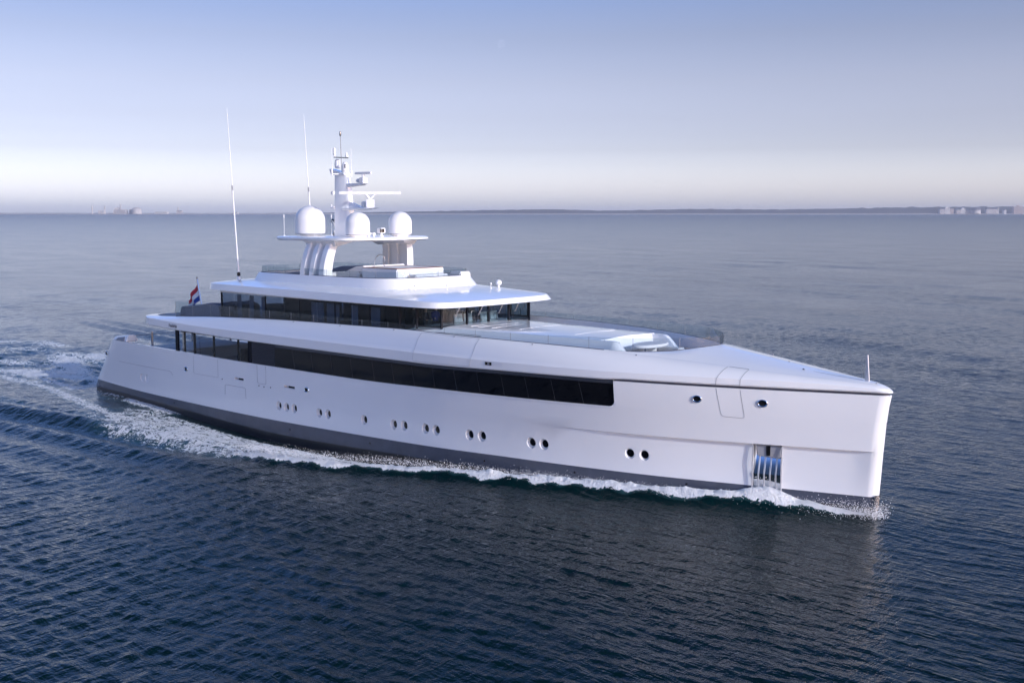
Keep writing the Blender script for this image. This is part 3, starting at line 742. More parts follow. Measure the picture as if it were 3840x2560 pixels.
for s in (-1, 1):
    k = MB(); g = []
    for x in np.linspace(44.15, 46.05, 22):
        t = sstep(44.9, 46.05, x); zt = 6.63 - .8 * t ** 1.0; w = cw(x)
        g.append([(x, s * (w - .46), 5.8), (x, s * (w - .32), zt + .0), (x, s * (w - .1), zt + .01), (x, s * w, zt - .05), (x, s * (w + .12), max(zt - .22, 5.8)), (x, s * (w + .22), max(zt - .45, 5.8)), (x, s * (w + .26), 5.8)])
    k.grid(g); k.build('lounge_coaming', M['white'], YACHT, angle=50)
k = MB(); k.hexa([(44.19, -1.95, 5.83), (44.42, -1.95, 5.83), (44.42, 1.95, 5.83), (44.19, 1.95, 5.83)], [(44.1, -1.95, 6.66), (44.26, -1.95, 6.66), (44.26, 1.95, 6.66), (44.1, 1.95, 6.66)], 0, .02)
k.build('lounge_back_wall', M['matte'], YACHT)
k = MB(); k.box((44.37, -1.1, 6.32), (.03, .34, .3), bev=.01); k.build('control_panel', M['grey'], YACHT)
k = MB(); k.box((44.75, 0, 5.97), (.7, 3.5, .3), bev=.06); k.box((45.6, 1.5, 5.97), (1.5, .62, .3), bev=.06); k.build('lounge_sofa', M['cushion'], YACHT)
k = MB(); k.lathe([(.05, 0), (.95, .0), (1.0, .03), (1.0, .09), (.96, .12), (.05, .12)], (0, 0, 0), 32)
for i, v in enumerate(k.v): k.v[i] = (45.55 + v[0] * .62, -.05 + v[1] * 1.25, 6.27 + v[2] * 1.3)
TAB = k.build('lounge_table', M['cushion'], YACHT)
for y in (-.55, .5):
    k = MB(); k.lathe([(.16, 0), (.05, .03), (.05, .4), (.12, .43)], (45.6, y, 5.84), 14); k.build('table_leg', M['steel'], TAB)
k = MB(); k.box((47.1, -.9, 5.93), (.5, .7, .18), bev=.04); k.box((47.5, .6, 5.92), (.5, .5, .16), bev=.04); k.build('deck_locker', M['matte'], YACHT)
k = MB()
for a, b in (((36.2, -2.3), (36.5, .6)), ((37.0, -2.1), (37.1, .3)), ((38.5, -1.6), (38.6, 1.5)), ((42.0, -1.4), (42.1, 1.7)), ((35.6, -2.2), (35.7, -1.2))):
    k.tube([(a[0] + (b[0] - a[0]) * t, a[1] + (b[1] - a[1]) * t, 6.768 - .06 * float(sstep(36, 44, a[0])) - .025 * min(1, abs(a[1] + (b[1] - a[1]) * t) / 1.5)) for t in np.linspace(0, 1, 6)], .008, 5)
k.build('deck_hatch_seam', M['dome'], COACH)
k = MB()
for i in range(5): k.tube([(x, -(cw(x) + .19), 6.42 - i * .07) for x in np.linspace(34.2, 37.2, 6)], .012, 5)
k.build('vent_louvre', M['grey'], COACH)

# ---- sun deck
ct = [(18.0, 0, 9.02), (18.0, 1.5, 9.02), (18.05, 3.0, 9.02), (18.3, 3.3, 9.02), (22.7, 3.66, 9.04), (27, 3.66, 9.04), (29.4, 3.5, 9.05), (30.5, 3.0, 9.06), (30.85, 2.2, 9.06), (31.0, 1.0, 9.07), (31.0, 0, 9.07)]
cb = [(17.5, 0, 8.4), (17.5, 1.5, 8.4), (17.55, 3.0, 8.4), (17.9, 3.5, 8.4), (22.7, 3.8, 8.4), (27, 3.8, 8.38), (29.8, 3.7, 8.36), (31.1, 3.2, 8.35), (31.65, 2.3, 8.34), (31.8, 1.0, 8.34), (31.85, 0, 8.34)]
ci = [(x + (.12 if x < 18.2 else -.12 if x > 30.2 else 0), max(y - .12, 0) if y else 0, z + .005) for x, y, z in ct]
cd = [(x, y, 8.74) for x, y, z in ci]
k = MB()
for a, b in ((cb, ct), (ct, ci), (ci, cd)): k.grid([outline(a), outline(b)], 0, closed=True)
o_ = outline(cd); k.add(o_, [tuple(range(len(o_)))], 1)
SUND = k.build('sun_deck', [M['white'], M['deck']], YACHT, angle=34, weld=.002)
half = [Vector(p) for p in [(a[0], a[1], a[2]) for a in mirror_loop([(p.x, p.y, p.z) for p in chaikin([Vector(q) for q in ci], 2)])]]
nh_ = len(half) // 2
sb = half[:nh_ + 1]; pb = [half[0]] + half[nh_:][::-1]
balustrade('sun_deck_balustrade', sb, lambda p: 9.42, 2.0, YACHT)
balustrade('sun_deck_balustrade', pb, lambda p: 9.42, 2.0, YACHT)
# hot tub
k = MB(); x0, x1, y0, y1 = 26.3, 29.35, -1.75, 1.95
k.box(((x0 + x1) / 2, (y0 + y1) / 2, 9.1), (x1 - x0, y1 - y0, .78), bev=.05)
k.box((25.95, -.1, 8.95), (.8, 2.9, .4), bev=.04); k.box((26.1, -1.1, 8.98), (.5, .9, .5), bev=.04)
TUB = k.build('hot_tub', M['matte'], YACHT)
k = MB(); cx, cy = (x0 + x1) / 2, (y0 + y1) / 2
for a, b, c, d in ((cx, y0 + .18, x1 - x0 - .1, .3), (cx, y1 - .18, x1 - x0 - .1, .3), (x0 + .18, cy, .3, y1 - y0 - .7), (x1 - .18, cy, .3, y1 - y0 - .7)): k.box((a, b, 9.505), (c, d, .04), bev=.01)
k.build('tub_rim', M['teak'], TUB)
k = MB(); k.box((cx, cy, 9.495), (x1 - x0 - .75, y1 - y0 - .75, .04), bev=.01); k.build('tub_cover', M['cushion'], TUB)
k = MB(); k.box((25.75, -.75, 9.18), (.42, 1.15, .05), bev=.015); k.build('tub_step', M['teak'], TUB)
k = MB(); k.tube([(25.8, -.35, 8.95), (25.8, -.35, 9.6), (25.85, -.3, 10.0), (26.0, -.2, 10.18), (26.2, -.1, 10.2), (26.35, -.05, 10.1), (26.4, -.02, 9.85), (26.3, -.05, 9.6), (26.4, 0, 9.5)], .025, 8); k.build('handrail', M['chrome'], TUB)
# deck seating, fixed
k = MB(); k.box((22.4, -.6, 8.9), (1.0, 1.6, .3), bev=.06); k.box((23.4, .4, 8.93), (1.3, 2.6, .34), bev=.06)
k.hexa([(23.0, -1.3, 8.76), (26.0, -1.2, 8.76), (26.0, 2.2, 8.76), (24.2, 2.2, 8.76)], [(25.0, -1.15, 9.5), (25.7, -1.1, 9.56), (25.7, 2.2, 9.58), (25.2, 2.1, 9.52)], 0, .05)
k.build('sun_deck_sofa', M['cushion'], YACHT)
k = MB(); k.box((29.75, .3, 8.95), (.7, 2.6, .42), bev=.06); k.box((30.35, 2.3, 9.02), (.9, .9, .5), bev=.08); k.box((30.5, 0, 8.9), (.6, 3.4, .3), bev=.06)
k.build('forward_settee', M['cushion'], YACHT)
# arch legs: three curved fins each side
def fin(s, xa, xb, yb, name, parent):
    k = MB(); L = []; Rr = []
    for t in np.linspace(0, 1, 14):
        z = 8.78 + (11.26 - 8.78) * t
        dx = .42 * (t ** 1.6); dy = -.52 * t ** 2.2 - .0 * t
        L.append((xa + dx, z, dy)); Rr.append((xb + dx * .9, z, dy))
    for (x, z, dy), (x2, _, dy2) in zip(L, Rr): pass
    g = []
    for (x, z, dy), (x2, _, _) in zip(L, Rr):
        yo = s * (yb + dy + .0); yi = s * (yb + dy - .62 + .12 * ((z - 8.78) / 2.5))
        g.append([(x, yo - s * .05, z), (x + .05, yo, z), (x2 - .07, yo, z), (x2, yo - s * .07, z), (x2, yi, z), (x, yi, z)])
    k.grid(g, 0, closed=True)
    return k.build(name, M['white'], parent, angle=24)
for s in (-1, 1):
    f0 = fin(s, 22.75, 23.25, 3.55, 'arch_leg', YACHT)
    fin(s, 23.62, 24.12, 3.55, 'arch_fin', f0); fin(s, 24.52, 25.05, 3.55, 'arch_fin', f0)
    k = MB(); k.grid([[(xq + .42 * (t ** 1.6), s * (3.22 - .52 * t ** 2.2 + y), 8.78 + 2.45 * t) for xq, y in ((23.1, 0), (23.1, -.06), (24.7, -.06), (24.7, 0))] for t in np.linspace(0, 1, 12)], 0, closed=True)
    k.build('gap_shade_plate', M['white'], f0)  # inner plate added to close the gaps between fins and darken them
# hard top
ho = [(19.9, 0), (19.9, 1.8), (19.95, 3.0), (20.5, 3.55), (22.5, 3.66), (25.2, 3.62), (26.5, 3.45), (27.0, 2.9), (27.3, 1.5), (27.4, 0)]
hl = [[(x + .15 * (1 if x < 21 else -1 if x > 26 else 0), max(y - .12, 0), 11.03) for x, y in ho], [(x, y, 11.1) for x, y in ho], [(x, y, 11.2) for x, y in ho], [(x + .1 * (1 if x < 21 else -1 if x > 26 else 0), max(y - .12, 0), 11.27) for x, y in ho]]
k = MB()
for a, b in zip(hl[:-1], hl[1:]): k.grid([outline(a), outline(b)], 0, closed=True)
for q in (hl[0], hl[-1]):
    o_ = outline(q); k.add(o_, [tuple(range(len(o_)))], 0)
TOP = k.build('hard_top', M['white'], YACHT, angle=50, weld=.002)
k = MB()
for s in (-1, 1): k.hexa([(22.85, s * 2.4, 10.7), (25.5, s * 2.3, 10.85), (25.6, s * 3.0, 10.7), (22.9, s * 3.0, 10.7)], [(22.8, s * 1.7, 11.06), (26.0, s * 1.7, 11.06), (25.8, s * 3.3, 11.06), (22.8, s * 3.3, 11.06)], 0, .05)
k.build('arch_knee', M['white'], TOP)
# satellite domes
def radome(x, y, r, h):
    k = MB(); z = 11.26
    pr = [(r * .62, 0), (r * .66, .05), (r * .9, .1), (r * .97, .14), (r, .3)] + [(r, .3 + (h - r * .95 - .3) * t) for t in (.33, .66, 1)]
    pr += [(r * math.cos(a), h - r * .95 + r * .95 * math.sin(a)) for a in np.linspace(.12, 1.5, 12)]
    k.lathe(pr, (x, y, z), 36)
    d = k.build('satellite_dome', M['dome'], YACHT, angle=40)
    k = MB(); k.lathe([(r * .93, .125), (r * .985, .13), (r * .985, .155), (r * .93, .16)], (x, y, z), 36); k.build('dome_flange', M['grey'], d)
radome(20.95, -1.28, .92, 1.82); radome(26.0, -1.75, .71, 1.45); radome(25.85, 1.7, .70, 1.48)
# mast
k = MB()
def mast_sec(z): 
    t = (z - 11.25) / 4.0
    return 22.0 - .02 * t, 23.62 - .55 * t, .34 - .12 * t
sec = []
for z in np.linspace(11.25, 15.1, 14):
    a, b, w = mast_sec(z)
    sec.append([(a, -w * .5, z), (a + .12, -w, z), (b - .15, -w, z), (b, -w * .6, z), (b, w * .6, z), (b - .15, w, z), (a + .12, w, z), (a, w * .5, z)])
k.grid(sec, 0, closed=True); k.add(sec[-1], [tuple(range(8))])
k.hexa([(21.75, -.25, 14.95), (23.1, -.25, 14.9), (23.1, .25, 14.9), (21.75, .25, 14.95)], [(21.6, -.28, 15.35), (23.0, -.28, 15.05), (23.0, .28, 15.05), (21.6, .28, 15.35)], 0, .03)
MAST = k.build('mast', M['white'], YACHT, angle=40)
k = MB(); k.hexa([(22.9, -.16, 14.18), (24.5, -.16, 14.3), (24.5, .16, 14.3), (22.9, .16, 14.18)], [(22.9, -.2, 14.42), (24.75, -.22, 14.42), (24.75, .22, 14.42), (22.9, .2, 14.42)], 0, .03)
k.hexa([(22.9, -.3, 12.78), (24.9, -.3, 12.86), (24.9, .3, 12.86), (22.9, .3, 12.78)], [(22.9, -.42, 12.95), (25.6, -.36, 12.95), (25.6, .36, 12.95), (22.9, .42, 12.95)], 0, .03)
k.hexa([(23.2, -.22, 12.95), (24.5, -.1, 12.95), (24.5, .1, 12.95), (23.2, .22, 12.95)], [(23.2, -.2, 13.3), (23.5, -.08, 13.28), (23.5, .08, 13.28), (23.2, .2, 13.3)], 0, .02)
k.build('radar_platform', M['white'], MAST)
def radar(c, L, ang, h, bs, fork):
    k = MB(); k.box((c[0], c[1], c[2] + h * .5), (bs, bs, h), bev=.05, rz=ang); k.box((c[0] - bs * .95, c[1], c[2] + h * .45), (bs * .7, bs * .8, h * .7), bev=.06)
    o = k.build('radar_unit', M['dome'], MAST)
    k = MB(); top = c[2] + h
    u = Vector((math.cos(ang), math.sin(ang), 0)); cc = Vector((c[0], c[1], top))
    if fork:
        for s in (-1, 1): k.tube([cc, cc + u * s * .26 + Vector((0, 0, .3))], .07, 8)
    else: k.lathe([(.1, 0), (.08, .2)], cc, 12)
    k.build('scanner_fork', M['dome'], o)
    k = MB(); zz = top + (.3 if fork else .18) + .08
    k.box((c[0], c[1], zz), (L, .12, .17 if fork else .14), rz=ang, bev=.02); k.build('scanner_bar', M['dome'], o)
radar((25.1, 0, 12.95), 3.7, R(42), .5, .5, True)
radar((24.5, 0, 14.42), 1.35, R(5), .34, .42, False)
k = MB(); k.tube([(22.5, 0, 15.1), (22.42, 0, 17.3)], .022, 6); k.lathe([(.03, 0), (.06, .05), (.06, .25), (.02, .3)], (22.42, 0, 17.28), 10)
k.tube([(22.45, -.55, 16.0), (22.45, .55, 16.0)], .035, 6); k.build('masthead_pole', M['steel'], MAST)
k = MB(); k.lathe([(.03, 0), (.03, .1), (.09, .12), (.09, .5), (.03, .55)], (22.45, -.5, 16.02), 12); k.build('wind_sensor', M['dome'], MAST)
k = MB(); k.lathe([(.11, 0), (.1, .08), (.05, .2), (.02, .28)], (22.45, .45, 16.06), 12); k.build('gps_antenna', M['dome'], MAST)
for y in (-.75, .75):
    k = MB(); k.tube([(22.5, y, 14.85), (22.5, y, 15.3)], .05, 6); k.tube([(22.5, y, 15.3), (22.5, y, 16.55)], .022, 6, r2=.012); k.tube([(22.5, y * .3, 15.0), (22.5, y, 15.0)], .04, 6); k.build('whip_aerial', M['dome'], MAST)
k = MB(); k.lathe([(.1, 0), (.17, .04), (.19, .25), (.15, .5), (.05, .58)], (22.05, .05, 15.36), 16); k.build('mast_beacon', M['dome'], MAST)
k = MB(); k.lathe([(.15, 0), (.2, .02), (.2, .15), (.22, .17), (.19, .5), (.12, .66), (.04, .7)], (22.9, -.05, 15.05), 16); CAMR = k.build('mast_camera', M['dome'], MAST)
k = MB(); k.lathe([(.05, 0), (.05, .03)], (23.05, -.18, 15.52), 10, axis=(.7, -.7, .1)); k.lathe([(.05, 0), (.05, .03)], (23.05, -.18, 15.4), 10, axis=(.7, -.7, .1)); k.build('camera_lens', M['lens'], CAMR)
k = MB(); k.box((22.0, -.36, 12.98), (.3, .14, .1), bev=.02); k.tube([(21.95, -.4, 13.0), (21.95, -.4, 13.16)], .03, 6); k.box((22.0, -.3, 13.86), (.24, .2, .2), bev=.03); k.build('mast_light', M['dome'], MAST)
k = MB(); k.tube([(21.75, .1, 11.3), (21.75, .1, 11.7), (21.7, .1, 11.95), (21.55, .08, 12.12), (21.4, .08, 12.18)], .13, 12); k.lathe([(.24, 0), (.24, .18), (.2, .2), (.2, .34), (.14, .36)], (21.75, .1, 11.26), 16); k.build('exhaust_pipe', M['chrome'], TOP)
for x, y, h in ((20.5, -2.9, 1.35), (20.3, .9, 1.35), (20.4, 2.6, 1.3)):
    k = MB(); k.tube([(x, y, 11.25), (x, y, 11.25 + h)], .014, 6); k.lathe([(.03, 0), (.03, .2), (.01, .22)], (x, y, 11.25 + h * .82), 8); k.lathe([(.08, 0), (.06, .06), (.02, .08)], (x, y, 11.25), 10); k.build('whip_aerial', M['dome'], TOP)
k = MB(); k.lathe([(.14, 0), (.12, .06), (.06, .1), (.06, .2)], (26.35, -.25, 11.27), 14); k.box((26.35, -.25, 11.62), (.4, .36, .32), bev=.04); SL = k.build('searchlight', M['dome'], TOP)
k = MB(); k.box((26.55, -.35, 11.62), (.03, .26, .22), bev=.01, rz=-.5); k.build('searchlight_glass', M['lens'], SL)
k = MB()
for x, y in ((26.0, -.9), (26.1, -.6)): k.lathe([(.06, 0), (.05, .1), (.1, .12), (.1, .2), (.05, .24)], (x, y, 11.27), 10)
k.box((25.9, -.9, 11.45), (.1, .7, .08), bev=.02); k.build('deck_camera', M['dome'], TOP)
# long whip antennas on the roof
for s in (-1, 1):
    k = MB(); b = Vector((15.75, s * 3.0, 8.42)); t = Vector((14.95, s * 3.0, 19.2))
    k.lathe([(.13, 0), (.09, .22), (.05, .25)], b, 12, mi=0); k.lathe([(.09, .25), (.11, .3), (.11, .45), (.05, .5)], b, 12, mi=1)
    pts = [b.lerp(t, .05 + .95 * i / 8) for i in range(9)]
    k.tube([b + Vector((0, 0, .45)), pts[4]], .05, 8, mi=0, r2=.04); k.tube(pts[4:], .028, 8, mi=0, r2=.012); k.lathe([(.045, -.1), (.045, .5)], pts[4] - Vector((0, 0, .2)), 8, mi=2, axis=(t - b).normalized())
    k.build('whip_antenna', [M['dome'], M['lens'], M['grey']], YACHT)

# ---- stern and bow fittings
k = MB(); k.hexa([(3.35, -5.16, 3.84), (5.5, -5.28, 3.84), (5.5, -4.35, 3.84), (3.35, -4.25, 3.84)], [(3.5, -5.02, 4.08), (5.45, -5.12, 4.3), (5.45, -4.5, 4.32), (3.5, -4.4, 4.1)], 0, .07)
FH = k.build('mooring_hood', M['white'], YACHT)
k = MB(); k.hexa([(3.95, -5.225, 3.9), (5.15, -5.28, 3.9), (5.15, -5.16, 3.9), (3.95, -5.11, 3.9)], [(4.1, -5.12, 4.06), (5.1, -5.18, 4.17), (5.1, -5.05, 4.17), (4.1, -5.0, 4.06)], 0, .02); k.build('hood_mouth', M['grey'], FH)
k = MB(); k.tube([(5.3, y, 4.22) for y in np.linspace(-4.5, 4.5, 8)], .03, 6)
for y in (-3.2, 0, 3.2): k.tube([(5.3, y, 2.85), (5.3, y, 4.4)], .085, 8)
k.tube([(5.3, -3.2, 3.45), (6.6, -4.6, 3.45)], .04, 6); k.build('stern_rail', M['steel'], YACHT)
k = MB(); k.box((8.6, -1.2, 3.2), (4.6, 5.6, .66), bev=.05); k.box((9.2, -1.0, 3.56), (3.0, 4.6, .1), bev=.04); k.build('aft_sun_pad', M['cushion'], YACHT)
k = MB()
for y in (-4.9, 4.9): k.box((12.2, y, 4.5), (.22, .16, 1.6), bev=.02)
k.build('deck_support', M['steel'], YACHT)
# jackstaff at the bow and ensign staff at the stern
k = MB(); k.tube([(56.6, 0, 5.66), (56.5, 0, 6.78)], .032, 8, mi=0); k.hexa([(56.42, -.015, 5.68), (56.58, -.015, 5.68), (56.58, .015, 5.68), (56.42, .015, 5.68)], [(56.44, -.01, 6.76), (56.5, -.01, 6.76), (56.5, .01, 6.76), (56.44, .01, 6.76)])
k.build('jackstaff', M['satin'], YACHT)
FY = -1.4
k = MB(); k.tube([(9.0, FY, 5.8), (8.37, FY, 8.15)], .06, 10); k.lathe([(.07, 0), (.07, .1), (.02, .14)], (8.37, FY, 8.13), 10); k.build('ensign_staff', M['steel'], YACHT)
k = MB()
for x, y in ((51.6, .9), (53.9, -.55), (52.8, .2), (20.6, -5.12), (24.4, -5.2), (28.6, -5.22), (33.0, -5.25), (37.4, -5.2), (42.1, -4.65), (47.2, -3.35)):
    if x > 50: k.box((x, y, zC(x) - .02), (.1, .05, .06), bev=.01)
    else:
        p = on_upper(x, .9); k.lathe([(.035, 0), (.03, .03)], p, 8, axis=(0, -.6, .8))
k.tube([(54.3, -.45, 5.93), (56.4, -.12, 5.72)], .012, 5)
k.build('deck_fittings', M['grey'], YACHT)

# ------------------------------------------------------------------ loose things on board
k = MB(); pr = [(10.75, 5.84), (10.85, 6.45), (11.0, 6.53), (13.0, 6.74), (14.5, 6.95), (14.75, 6.95), (15.35, 6.78), (15.4, 5.84)]
ys = [-4.25, -4.2, -3.6, -2.8, -2.0, -1.3, -1.2]
k.grid([[(x + .03 * math.sin(7 * y + x), y, z - (.12 if j in (0, 6) and z > 6 else 0) - (.03 * math.sin(5 * y) if z > 6 else 0)) for x, z in pr] for j, y in enumerate(ys)])
for j in (0, -1): k.add([(x, ys[j], z - (.12 if z > 6 else 0)) for x, z in pr], [tuple(range(len(pr)))])
tag(k.build('furniture_cover', M['cover'], angle=50), 'blue-grey canvas cover over furniture on the aft upper deck beside the flag', 'cover', 'canvas covers over deck furniture')
k = MB(); pr = [(18.6, 8.76), (19.3, 9.05), (20.6, 9.3), (23.9, 9.34), (24.8, 9.15), (25.0, 8.76)]
ys = [1.4, 1.5, 2.2, 2.9, 3.2, 3.3]
k.grid([[(x + .04 * math.sin(6 * y + x), y, z - (.15 if j in (0, 5) and z > 8.9 else 0)) for x, z in pr] for j, y in enumerate(ys)])
for j in (0, -1): k.add([(x, ys[j], z - (.15 if z > 8.9 else 0)) for x, z in pr], [tuple(range(len(pr)))])
tag(k.build('furniture_cover', M['cover'], angle=50), 'low grey canvas cover over sun deck furniture behind the near arch leg', 'cover', 'canvas covers over deck furniture')
k = MB(); pr = [(19.2, 8.76), (20.3, 9.0), (21.6, 9.14), (22.2, 9.14), (22.3, 8.76)]; ys = [-2.9, -2.8, -2.2, -1.4, -1.3]
k.grid([[(x, y, z - (.12 if j in (0, 4) and z > 8.9 else 0)) for x, z in pr] for j, y in enumerate(ys)])
for j in (0, -1): k.add([(x, ys[j], z - (.12 if z > 8.9 else 0)) for x, z in pr], [tuple(range(len(pr)))])
tag(k.build('furniture_cover', M['cover'], angle=50), 'wedge-shaped grey cover on the sun deck aft of the near arch leg', 'cover', 'canvas covers over deck furniture')

# ensign: three stripes, hanging from the staff and blown aft
fm_ = [mat('flag_red', (0.45, 0.03, 0.05), 0.8, nscale=20, namp=.1), mat('flag_white', (0.75, 0.75, 0.77), 0.8, nscale=20, namp=.05), mat('flag_blue', (0.02, 0.06, 0.30), 0.8, nscale=20, namp=.1)]
h0, h1 = Vector((8.43, FY, 7.84)), Vector((8.74, FY, 6.72))
k = MB(); NU, NV = 24, 12; P = []
for i in range(NU + 1):
    u = i / NU; row = []
    for j in range(NV + 1):
        v = j / NV; p = h0.lerp(h1, v)
        fall = Vector((-1.02, -.30, -1.12 + .5 * v)) * u * 1.15
        wv = .13 * math.sin(u * 9 + v * 1.4) * u ** .6
        row.append(p + fall + Vector((.05 * math.sin(u * 8 + v * 3) * u, wv + .25 * u, -.08 * u * math.sin(3 * v))))
    P.append(row)
c = Vector((.004, .008, 0)); vs = [p for r_ in P for p in r_]; n_ = NV + 1
for sgn in (1, -1):
    fs = []; o = len(k.v)
    k.v += [tuple(p + c * sgn) for p in vs]
    for i in range(NU):
        for j in range(NV):
            k.f.append((o + i * n_ + j, o + i * n_ + j + 1, o + (i + 1) * n_ + j + 1, o + (i + 1) * n_ + j)); k.mi.append(0 if j < 4 else 1 if j < 8 else 2)
tag(k.build('flag', fm_, angle=80), 'red, white and blue striped ensign flying from the slanted staff at the stern', 'flag')

# people in the wheelhouse
def person(x, y, z, h, face, top, label, reach=0.25):
    """one continuous skinned figure, standing, arms forward"""
    s = h / 1.78
    V = [(0, 0, .93), (0, 0, 1.12), (.01, 0, 1.36), (.02, 0, 1.48), (.04, 0, 1.56), (.06, 0, 1.68),            # pelvis, waist, chest, neck base, neck, head
         (0, .17, 1.40), (.06, .24, 1.14), (.06 + reach, .2, 1.08), (.12 + reach, .19, 1.08),
         (0, -.17, 1.40), (.06, -.24, 1.14), (.06 + reach, -.2, 1.10), (.12 + reach, -.19, 1.10),
         (0, .1, .86), (.02, .1, .48), (-.02, .1, .09), (.12, .1, .04), (0, -.1, .86), (.02, -.1, .48), (-.02, -.1, .09), (.12, -.1, .04), (.07, 0, 1.76)]
    rad = [.15, .14, .16, .08, .055, .085, .075, .055, .042, .04, .075, .055, .042, .04, .095, .06, .045, .035, .095, .06, .045, .035, .06]
    E = [(0, 1), (1, 2), (2, 3), (3, 4), (4, 5), (5, 22), (2, 6), (6, 7), (7, 8), (8, 9), (2, 10), (10, 11), (11, 12), (12, 13), (0, 14), (14, 15), (15, 16), (16, 17), (0, 18), (18, 19), (19, 20), (20, 21)]
    me = bpy.data.meshes.new('person'); me.from_pydata([tuple(c_ * s for c_ in v) for v in V], E, [])
    o = bpy.data.objects.new('person', me); COL.objects.link(o)
    sk = o.modifiers.new('skin', 'SKIN'); o.modifiers.new('sub', 'SUBSURF').levels = 2
    for i, d in enumerate(me.skin_vertices[0].data): d.radius = (rad[i] * s, rad[i] * s); d.use_root = i == 0
    bpy.context.view_layer.update()
    m2 = bpy.data.meshes.new_from_object(o.evaluated_get(bpy.context.evaluated_depsgraph_get()))
    o.modifiers.clear(); o.data = m2; m2.name = 'person'
    m2.materials.clear()
    for m in (M['skin'], top, M['trousers']): m2.materials.append(m)
    for f in m2.polygons:
        c_ = f.center / s
        f.material_index = 2 if c_.z < .95 else 0 if (c_.z > 1.5 or c_.x > .02 + reach) else 1
        f.use_smooth = True
    o.location = (x, y, z); o.rotation_euler = (0, 0, face); bpy.context.view_layer.update()
    tag(o, label, 'person', 'people in the wheelhouse')
    rot = Matrix.Rotation(face, 4, 'Z')
    hk = MB(); hk.lathe([(.02, -.06), (.088, -.04), (.1, .02), (.085, .075), (.05, .105), (.01, .115)], (0, 0, 0), 16)
    hk.v = [tuple(Vector((x, y, z)) + (rot @ Vector((v[0] + .045, v[1], v[2] + 1.74)) * s)) for v in hk.v]
    hk.build('hair', M['hair'], o)
    fk = MB(); fk.box((.145, 0, 1.68), (.03, .025, .045), bev=.008); fk.box((.05, .09, 1.69), (.03, .02, .05), bev=.008); fk.box((.05, -.09, 1.69), (.03, .02, .05), bev=.008)
    fk.v = [tuple(Vector((x, y, z)) + (rot @ Vector(v)) * s) for v in fk.v]
    fk.build('face', M['skin'], o)
    return o
person(33.0, -3.05, 5.91, 1.74, R(8), M['jacket'], 'person in dark jacket standing at the corner window of the wheelhouse')
person(32.6, -1.9, 5.91, 1.72, R(-15), M['blue'], 'person in blue shirt behind the helm beside the dark-jacketed person')
person(31.6, -2.6, 5.91, 1.76, R(25), M['trousers'], 'person in black standing further back inside the wheelhouse')

# ------------------------------------------------------------------ the sea
DIRC = R(132.21)
rng = np.random.default_rng(7)
ridge_y = pchip([(-60, 19), (-45, 17), (-27, 14), (-11, 12), (8, 11.6), (20, 11.5), (25, 11.3), (28.6, 10.8), (32.7, 9.7), (36, 8.3), (39, 7.2), (42, 6.2), (46.4, 4.75), (49.7, 3.8), (51.2, 3.2), (53.1, 2.35), (54.5, 1.75), (56, 1.05), (57.4, .35), (58.5, .3)])
near_y = pchip([(-60, 9.0), (-25, 7.5), (-11, 6.8), (-3.5, 7.0), (3, 8.0), (8, 8.8), (14, 9.2), (20, 10.2), (26, 11.2), (33, 9.7)])
trough = pchip([(-20, 0), (-6, 0), (0, .02), (8, -.02), (16, -.42), (23, -.72), (30, -.55), (36, -.25), (42, -.05), (47, .12), (52, .2), (57, .12), (60, 0)])
def hull_b(x): return np.where((x > 0.3) & (x < 57.3), Bw(np.clip(x, 0, 57.3)), 0)

